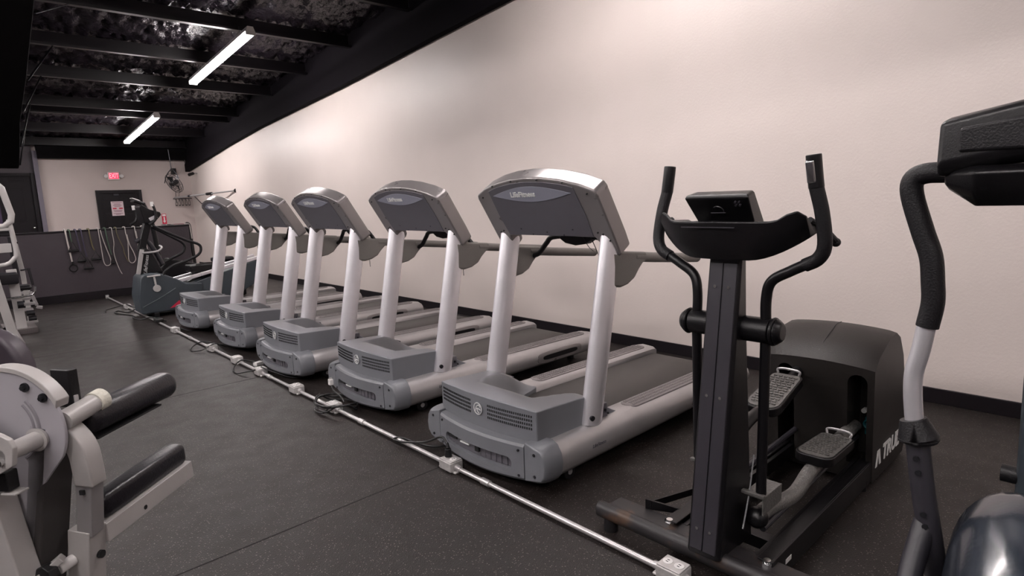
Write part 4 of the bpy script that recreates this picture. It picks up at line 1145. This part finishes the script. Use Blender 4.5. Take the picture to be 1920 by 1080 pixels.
for yy, x_, zt in ((by + .02, 2.04, 1.55), (by + .42, 1.90, 1.51)):
    k = MB(o5); k.tube([(x_ - .06, yy, 1.26), (x_ + .02, yy, 1.32), (x_ + .03, yy, 1.44), (x_ + .0, yy, zt)], .017, 12, 4); hb = k.build('upper_handle', M_grip, m5)
    k = MB(o5); k.cyl((x_ + .005, yy, zt - .05), (x_, yy, zt + .01), .020, 14); k.build('handle_tip', M_white, hb)
for yy, dz, dx in ((by + .02, 0, .10), (by + .42, .02, 0)):
    k = MB(o5)
    k.tube([(2.02, yy, 1.24 + dz), (2.15, yy, 1.16 + dz), (2.36 + dx * .4, yy, 1.02 + dz), (2.455 + dx, yy, .95 + dz), (2.485 + dx, yy, .88 + dz), (2.44 + dx, yy, .80 + dz), (2.30 + dx, yy, .735 + dz), (2.16 + dx * .5, yy, .68), (2.07 + dx * .2, yy, .60), (2.05, yy, .48)], .019, 12, 6)
    k.build('loop_arm', M_grip, m5, angle=70)
k = MB(o5); k.tube([(1.86, by + .05, .885), (1.98, by + .04, .885), (2.06, by + .04, .90), (2.105, by + .06, .94), (2.09, by + .10, .965)], .014, 12, 4); k.build('fixed_handle', M_railsilver, m5)
k = MB(o5); k.tube([(1.83, by + .2, 1.03), (1.90, by + .2, 1.06), (1.98, by + .2, 1.02), (2.06, by + .2, .86), (2.12, by + .2, .70)], .030, 12, 4); k.build('shroud', M_elipface, m5)
k = MB(o5); k.box((2.60, by + .2, .60), (.34, .30, .10)); k.box((2.62, by + .2, .52), (.24, .2, .08)); k.build('pedal', M_elip, m5, bevel=.02)
k = MB(o5); k.tube([(2.50, by + .04, .655), (2.62, by + .04, .67), (2.72, by + .04, .665)], .012, 8); k.build('pedal_edge', M_chrome, m5)
k = MB(o5); k.tube([(2.2, by + .22, .30), (2.7, by + .22, .52)], .02, 10, 0); k.build('pedal_link', M_dark, m5)
for fx_, fh in ((1.93, .065), (3.1, .12)):
    k = MB(o5); k.box((fx_, by + .22, fh / 2), (.06, .50, fh)); k.build('floor_foot', M_dark, m5, bevel=.004)
# bike display poking up behind
o6 = Vector((1.86, 10.3, 0))
m6 = thing('exercise_bike', 'dark exercise bike with a pale tilted display, half hidden behind the slate blue trainer', 'exercise bike', (2.05, 10.3, 0))
k = MB(o6); k.bar((1.84, 10.3, 1.60), (1.985, 10.3, 1.535), .22, .05, (0, 0, 1)); hs = k.build('display', M_elip, m6, bevel=.015)
k = MB(o6); k.bar((1.83, 10.3, 1.634), (1.93, 10.3, 1.590), .16, .014, (0, 0, 1)); k.build('display_cover', M_box, hs, bevel=.006)
k = MB(o6); k.tube([(1.98, 10.3, 1.53), (2.06, 10.3, 1.25), (2.10, 10.3, .70)], .035, 12, 4); k.build('stem', M_elip, m6)
k = MB(o6); k.tube([(1.95, 10.45, 1.46), (1.97, 10.4, 1.40), (2.0, 10.3, 1.38), (1.97, 10.2, 1.40), (1.95, 10.15, 1.46)], .018, 10, 5); k.build('handlebar', M_railsilver, m6)
k = MB(o6); k.tube([(1.955, 10.15, 1.44), (1.955, 10.14, 1.16)], .006, 8, 0); k.build('cable', M_railsilver, m6)
k = MB(o6); k.prism([(1.95, 0, .0), (1.95, 0, .45), (2.2, 0, .72), (2.9, 0, .50), (3.3, 0, .30), (3.3, 0, .0)], (0, 10.2, 0), (0, 10.42, 0)); k.build('frame_cover', M_elip, m6, bevel=.03)
k = MB(o6); k.box((3.0, 10.3, .62), (.30, .26, .08)); k.build('saddle', M_vinyl, m6, bevel=.03)
k = MB(o6); k.tube([(3.0, 10.3, .60), (2.98, 10.3, .40)], .022, 10, 0); k.build('saddle_post', M_chrome, m6)

# black stepper seen between the trainer and the half wall's end
o7 = Vector((3.5, 12.6, 0))
m7 = thing('weight_bench', 'low black bench with a reddish edge, beside the right end of the half wall', 'bench', (3.62, 11.3, 0))
o7 = Vector((3.62, 11.3, 0))
k = MB(o7); k.bar((3.15, 11.3, .46), (4.1, 11.3, .40), .28, .06); k.build('bench_pad', M_vinyl, m7, bevel=.02)
k = MB(o7); k.bar((3.15, 11.14, .50), (4.1, 11.14, .44), .02, .02); k.build('red_piping', mat('dull_red', (0.16, 0.03, 0.05), .5), m7)
k = MB(o7); k.bar((3.3, 11.3, .43), (3.3, 11.3, .02), .05, .05, (1, 0, 0)); k.bar((3.95, 11.3, .38), (3.95, 11.3, .02), .05, .05, (1, 0, 0)); k.bar((3.3, 11.3, .03), (3.95, 11.3, .03), .06, .05); k.build('bench_frame', M_elip, m7, bevel=.004)

# ropes hung on the end of the half wall
o8 = Vector((3.265, 12.18, 0))
m8 = thing('hanging_strap', 'dark strap with a pale loop hung on the end of the half wall', 'strap', (3.265, 12.18, 1.17))
o8 = Vector((3.265, 12.18, 1.17))
k = MB(o8); k.tube([(3.20, 12.18, 1.175), (3.255, 12.17, 1.165), (3.27, 12.16, 1.05), (3.275, 12.16, .9)], .010, 8, 5); k.build('pale_loop', M_band, m8)
k = MB(o8); k.tube([(3.21, 12.20, 1.18), (3.265, 12.20, 1.15), (3.275, 12.20, .9), (3.29, 12.20, .42)], .022, 8, 5, ry=.03); k.build('strap_body', M_cord, m8)

# ------------------------------------------------------------------ exercise bands over the half wall
def band(label, pts, m_, r, handle=None, hm=None, tilt=0.0):
    o = Vector((pts[0][0], HY, 1.16))
    t = thing('exercise_band', label, 'exercise band', o, 0, 'exercise bands hung over the half wall')
    x0_ = pts[0][0]
    over = [(x0_ - .004, HY + .16, .98), (x0_ - .002, HY + .155, 1.155), (x0_, HY + .13, 1.172 + r), (x0_, HY + .0, 1.172 + r), (x0_, HY - .022, 1.165)]
    full = over + [(x, HY - .03 - r, z) for x, z in pts]
    MB(o).tube(full, r, 8, 5).build('elastic', m_, t, angle=80)
    if handle:
        hx_, hz_, wd, ht = handle
        k = MB(o); yy = HY - (.060 if wd > .125 else .038) - r
        ca, sa = math.cos(tilt), math.sin(tilt)
        def q(x, z): return (hx_ + x * ca - z * sa, yy, hz_ + x * sa + z * ca)
        k.tube([q(-wd / 2, -ht), q(0, 0), q(wd / 2, -ht)], .008, 8, 0); st = k.build('handle_strap', M_cord, t)
        MB(o).cyl(q(-wd * .55, -ht), q(wd * .55, -ht), .018, 12).build('handle_grip', M_dark, t, bevel=.003)
    return t
B = [
 ('pale band hanging furthest left, ending in a small black ring', [(1.395, 1.10), (1.41, .85), (1.425, .66)], M_band, .012, None),
 ('dark green band ending in a black triangle handle, beside the pale band', [(1.45, 1.08), (1.46, .98)], M_bandg, .008, (1.462, .985, .13, .15)),
 ('faint purple band with a tilted triangle handle, third from the left', [(1.535, 1.10), (1.55, .92), (1.56, .82)], M_bandp, .008, (1.56, .80, .12, .14), .25),
 ('faint purple band with a low square-ended handle, fourth from the left', [(1.605, 1.10), (1.62, .85), (1.635, .72)], M_bandp, .008, (1.635, .70, .13, .17), -.08),
 ('olive band with a black triangle handle left of the doorway', [(1.715, 1.08), (1.73, .90), (1.75, .82)], M_bando, .009, (1.755, .81, .13, .14)),
 ('pale band doubled in a long narrow loop left of the green band', [(1.845, 1.05), (1.85, .85), (1.855, .65), (1.875, .56), (1.92, .545), (1.955, .58), (1.96, .66), (1.93, .80), (1.89, 1.0), (1.87, 1.15)], M_band, .007, None),
 ('thin dark green band with a black knotted handle', [(1.945, 1.08), (1.965, .85), (1.985, .72)], M_bandg, .008, (1.985, .72, .05, .14)),
 ('pale band kinked to the side with a straight tail nearly to the trim', [(2.035, 1.08), (2.04, .92), (2.02, .78), (2.035, .62), (2.07, .46), (2.10, .38)], M_band, .006, None),
 ('thin slack band slanting right from the wall top', [(2.10, 1.08), (2.13, .95), (2.165, .83), (2.175, .72), (2.215, .58)], M_bando, .006, None),
 ('pale band crossing into a wide teardrop loop', [(2.23, 1.07), (2.245, .92), (2.235, .76), (2.225, .62), (2.25, .56), (2.295, .56), (2.33, .62), (2.31, .74), (2.265, .88), (2.245, 1.05)], M_band, .007, None),
 ('pale band crossing into a narrow pointed loop', [(2.375, 1.06), (2.39, .90), (2.375, .76), (2.385, .64), (2.415, .585), (2.455, .60), (2.45, .68), (2.42, .80), (2.395, .95), (2.385, 1.1)], M_band, .007, None),
 ('short straight pale band, nearest the slate blue trainer', [(2.505, 1.06), (2.52, .9), (2.53, .72)], M_band, .007, None)]
for i, b_ in enumerate(B):
    t = band(*b_)
    if i == 0:
        o = Vector((1.395, HY, 1.16))
        MB(o).ring((1.43, HY - .045, .55), (0, 1, 0), .055, .008, 24, 6).build('ring_handle', M_dark, t)
        MB(o).box((1.428, HY - .045, .63), (.035, .02, .06)).build('ring_clip', M_dark, t, bevel=.004)

# ------------------------------------------------------------------ things in the far corner
# fan hung from the roof
of = Vector((3.98, 15.75, 2.04))
fn = thing('ceiling_fan', 'black caged fan hanging tilted from the roof in the far corner', 'fan', of)
nrm = Vector((-.844, -.25, -.47)).normalized(); sx_ = nrm.orthogonal().normalized(); sy_ = nrm.cross(sx_)
k = MB(of)
for q, (r_, d_) in enumerate(((.235, 0), (.235, .06), (.19, -.02), (.13, -.04), (.07, -.05), (.19, .08), (.11, .095))):
    k.ring(of + nrm * -d_, nrm, r_, .004, 36, 6)
k.build('cage_rings', M_bolt, fn)
k = MB(of)
for q in range(20):
    a = 2 * PI * q / 20; d = sx_ * math.cos(a) + sy_ * math.sin(a)
    k.tube([of + nrm * .05 + d * .05, of + nrm * .03 + d * .15, of + d * .235, of - nrm * .06 + d * .235, of - nrm * .09 + d * .12], .0022, 4, 2)
k.build('cage_wires', M_bolt, fn)
for q in range(3):
    a0 = 2 * PI * q / 3
    rr = []
    for r_ in (.05, .12, .20):
        rr.append([of + (sx_ * math.cos(a0 + t_) + sy_ * math.sin(a0 + t_)) * r_ + nrm * (zz * .02) + nrm * d_ for t_, zz, d_ in ((-.35, -1, 0), (.45, 1, 0), (.45, 1, .004), (-.35, -1, .004))])
    MB(of).loft(rr).build('blade', M_dark, fn)
k = MB(of); k.cyl(of - nrm * .12, of + nrm * .03, .055, 20); k.build('motor', M_dark, fn, bevel=.006)
k = MB(of); k.tube([of + Vector((.10, -.13, .12)), of + Vector((.05, -.08, .27)), of + Vector((0, 0, .33)), of + Vector((-.09, .10, .20)), of + Vector((-.14, .15, .02))], .010, 8, 5); k.tube([of + Vector((0, 0, .33)), of + Vector((-.02, .0, .78))], .009, 8, 0)
k.build('yoke', M_bolt, fn)
# speaker, camera, socket plate
sp = thing('wall_speaker', 'small black speaker box high on the end wall beside the fan', 'speaker', (4.22, YE, 2.37))
k = MB((4.22, YE, 2.37)); k.box((4.22, YE - .06, 2.37), (.10, .12, .14)); k.build('cabinet', M_dark, sp, bevel=.008)
k = MB((4.22, YE, 2.37)); k.box((4.22, YE - .122, 2.37), (.08, .004, .12)); k.build('grille', M_grip, sp)
pc_ = thing('outlet_plate', 'small white outlet plate below the speaker', 'outlet', (4.30, YE, 2.22))
k = MB((4.30, YE, 2.22)); k.box((4.30, YE - .008, 2.22), (.07, .016, .10)); k.build('plate', M_white, pc_, bevel=.003)
k = MB((4.30, YE, 2.22)); k.box((4.30, YE - .018, 2.235), (.03, .006, .025)); k.build('adapter', M_dark, pc_)
sc_ = thing('security_camera', 'small dark camera with a white cord on the side wall near the end corner', 'camera', (4.6, 16.0, 2.28))
oc = Vector((4.6, 16.0, 2.28))
k = MB(oc); k.cyl((4.38, 15.9, 2.25), (4.50, 15.96, 2.29), .035, 18); k.build('camera_body', M_dark, sc_, bevel=.004)
k = MB(oc); k.cyl((4.50, 15.96, 2.29), (4.598, 16.0, 2.29), .016, 12); k.build('mount', M_railsilver, sc_)
wc = thing('wall_wire', 'pale wires hanging in loops from the roof down to the outlet plate', 'wire', (4.32, 16.45, 2.2))
ow = Vector((4.32, 16.45, 2.2))
k = MB(ow); k.tube([(4.30, 16.50, 2.75), (4.24, 16.5, 2.60), (4.26, 16.5, 2.40), (4.31, 16.57, 2.27)], .005, 6, 6); k.tube([(4.44, 16.46, 2.76), (4.48, 16.46, 2.6), (4.42, 16.46, 2.45), (4.36, 16.5, 2.32)], .005, 6, 6); k.build('pale_wire', M_band, wc)
k = MB(ow); k.tube([(4.30, 16.575, 2.17), (4.31, 16.57, 1.95), (4.28, 16.56, 1.74)], .005, 6, 4); k.tube([(4.05, 15.9, 1.86), (4.12, 16.2, 1.74), (4.20, 16.5, 1.60)], .006, 6, 4); k.build('dark_wire', M_cord, wc)
# bar on the side wall
orr = Vector((4.6, 13.5, 1.78))
br = thing('wall_barbell_mount', 'long steel bar mounted out from the side wall near the far corner', 'wall bar', orr)
pa, pb = Vector((4.585, 13.50, 1.795)), Vector((4.02, 15.9, 1.715))
def lerp(t_): return pa + (pb - pa) * t_
k = MB(orr); k.cyl(pa, lerp(.47), .016, 14); k.cyl(lerp(.47), pb, .022, 14); k.build('bar', M_railsilver, br)
k = MB(orr); k.cyl(pa + Vector((.013, -.01, 0)), lerp(.01), .045, 16, .020); k.build('wall_flange', M_bolt, br)
k = MB(orr); k.cyl(lerp(.36), lerp(.44), .032, 14); k.box(lerp(.38) + Vector((0, 0, -.07)), (.012, .012, .10)); k.build('clamp', M_dark, br)
k = MB(orr); k.cyl(lerp(.72), lerp(.75), .030, 14); k.tube([lerp(.74), (4.59, 15.1, 1.80)], .010, 8, 0); k.tube([lerp(.66), (4.59, 15.6, 1.45)], .010, 8, 0); k.build('brace', M_bolt, br)
# hook rail with hanging grips
oh = Vector((4.35, YE, 1.70))
hr = thing('hook_rail', 'dark hook rail across the corner of the end wall', 'hook rail', oh)
k = MB(oh); k.box((4.36, YE - .02, 1.705), (.42, .02, .02)); k.build('rail', M_bolt, hr)
for x in (4.20, 4.27, 4.34, 4.42, 4.49):
    k = MB(oh); k.tube([(x, YE - .03, 1.70), (x, YE - .06, 1.67), (x, YE - .07, 1.69)], .005, 6, 3); k.build('hook', M_bolt, hr)
gl = ['dark handle grip hung furthest left on the corner hook rail', 'dark loop hung second from the left on the corner hook rail', 'dark loop hung in the middle of the corner hook rail', 'dark loop hung second from the right on the corner hook rail', 'dark loop hung furthest right on the corner hook rail']
g0 = None
for x, lb in zip((4.20, 4.27, 4.34, 4.42, 4.49), gl):
    if g0 is None:
        g0 = thing('cable_grip', lb, 'grip', (x, YE - .07, 1.67), 0, 'grips on the corner hook rail')
        k = MB(); k.tube([(0, 0, .01), (-.018, 0, -.05), (-.02, 0, -.11), (0, 0, -.135), (.02, 0, -.11), (.018, 0, -.05), (0, 0, .01)], .005, 6, 4); k.build('loop', M_cord, g0)
        k = MB(); k.cyl((-.022, 0, -.13), (.022, 0, -.13), .010, 10); k.build('grip_bar', M_dark, g0)
    else:
        copy_tree(g0, (x, YE - .07, 1.67), lb)
# small things lying on the half wall's top
ck = thing('steel_clip', 'small steel clip lying on the half wall top near its right end', 'clip', (2.86, HY + .07, 1.166))
k = MB(); k.ring((0, 0, .012), (0, 0, 1), .045, .006, 24, 6); k.build('clip_ring', M_chrome, ck)
k = MB(); k.tube([(.045, 0, .012), (.10, 0, .010), (.16, .02, .010)], .008, 8, 4); k.build('clip_tail', M_chrome, ck)
ck = thing('red_cable', 'thin reddish cable lying at the right end of the half wall top', 'cable', (3.02, HY + .07, 1.166))
k = MB(); k.tube([(-.08, 0, .008), (0, .02, .014), (.08, .0, .014), (.17, .0, .010)], .007, 8, 5); k.build('cable_run', mat('dull_red', (0.16, 0.03, 0.05), .5), ck)
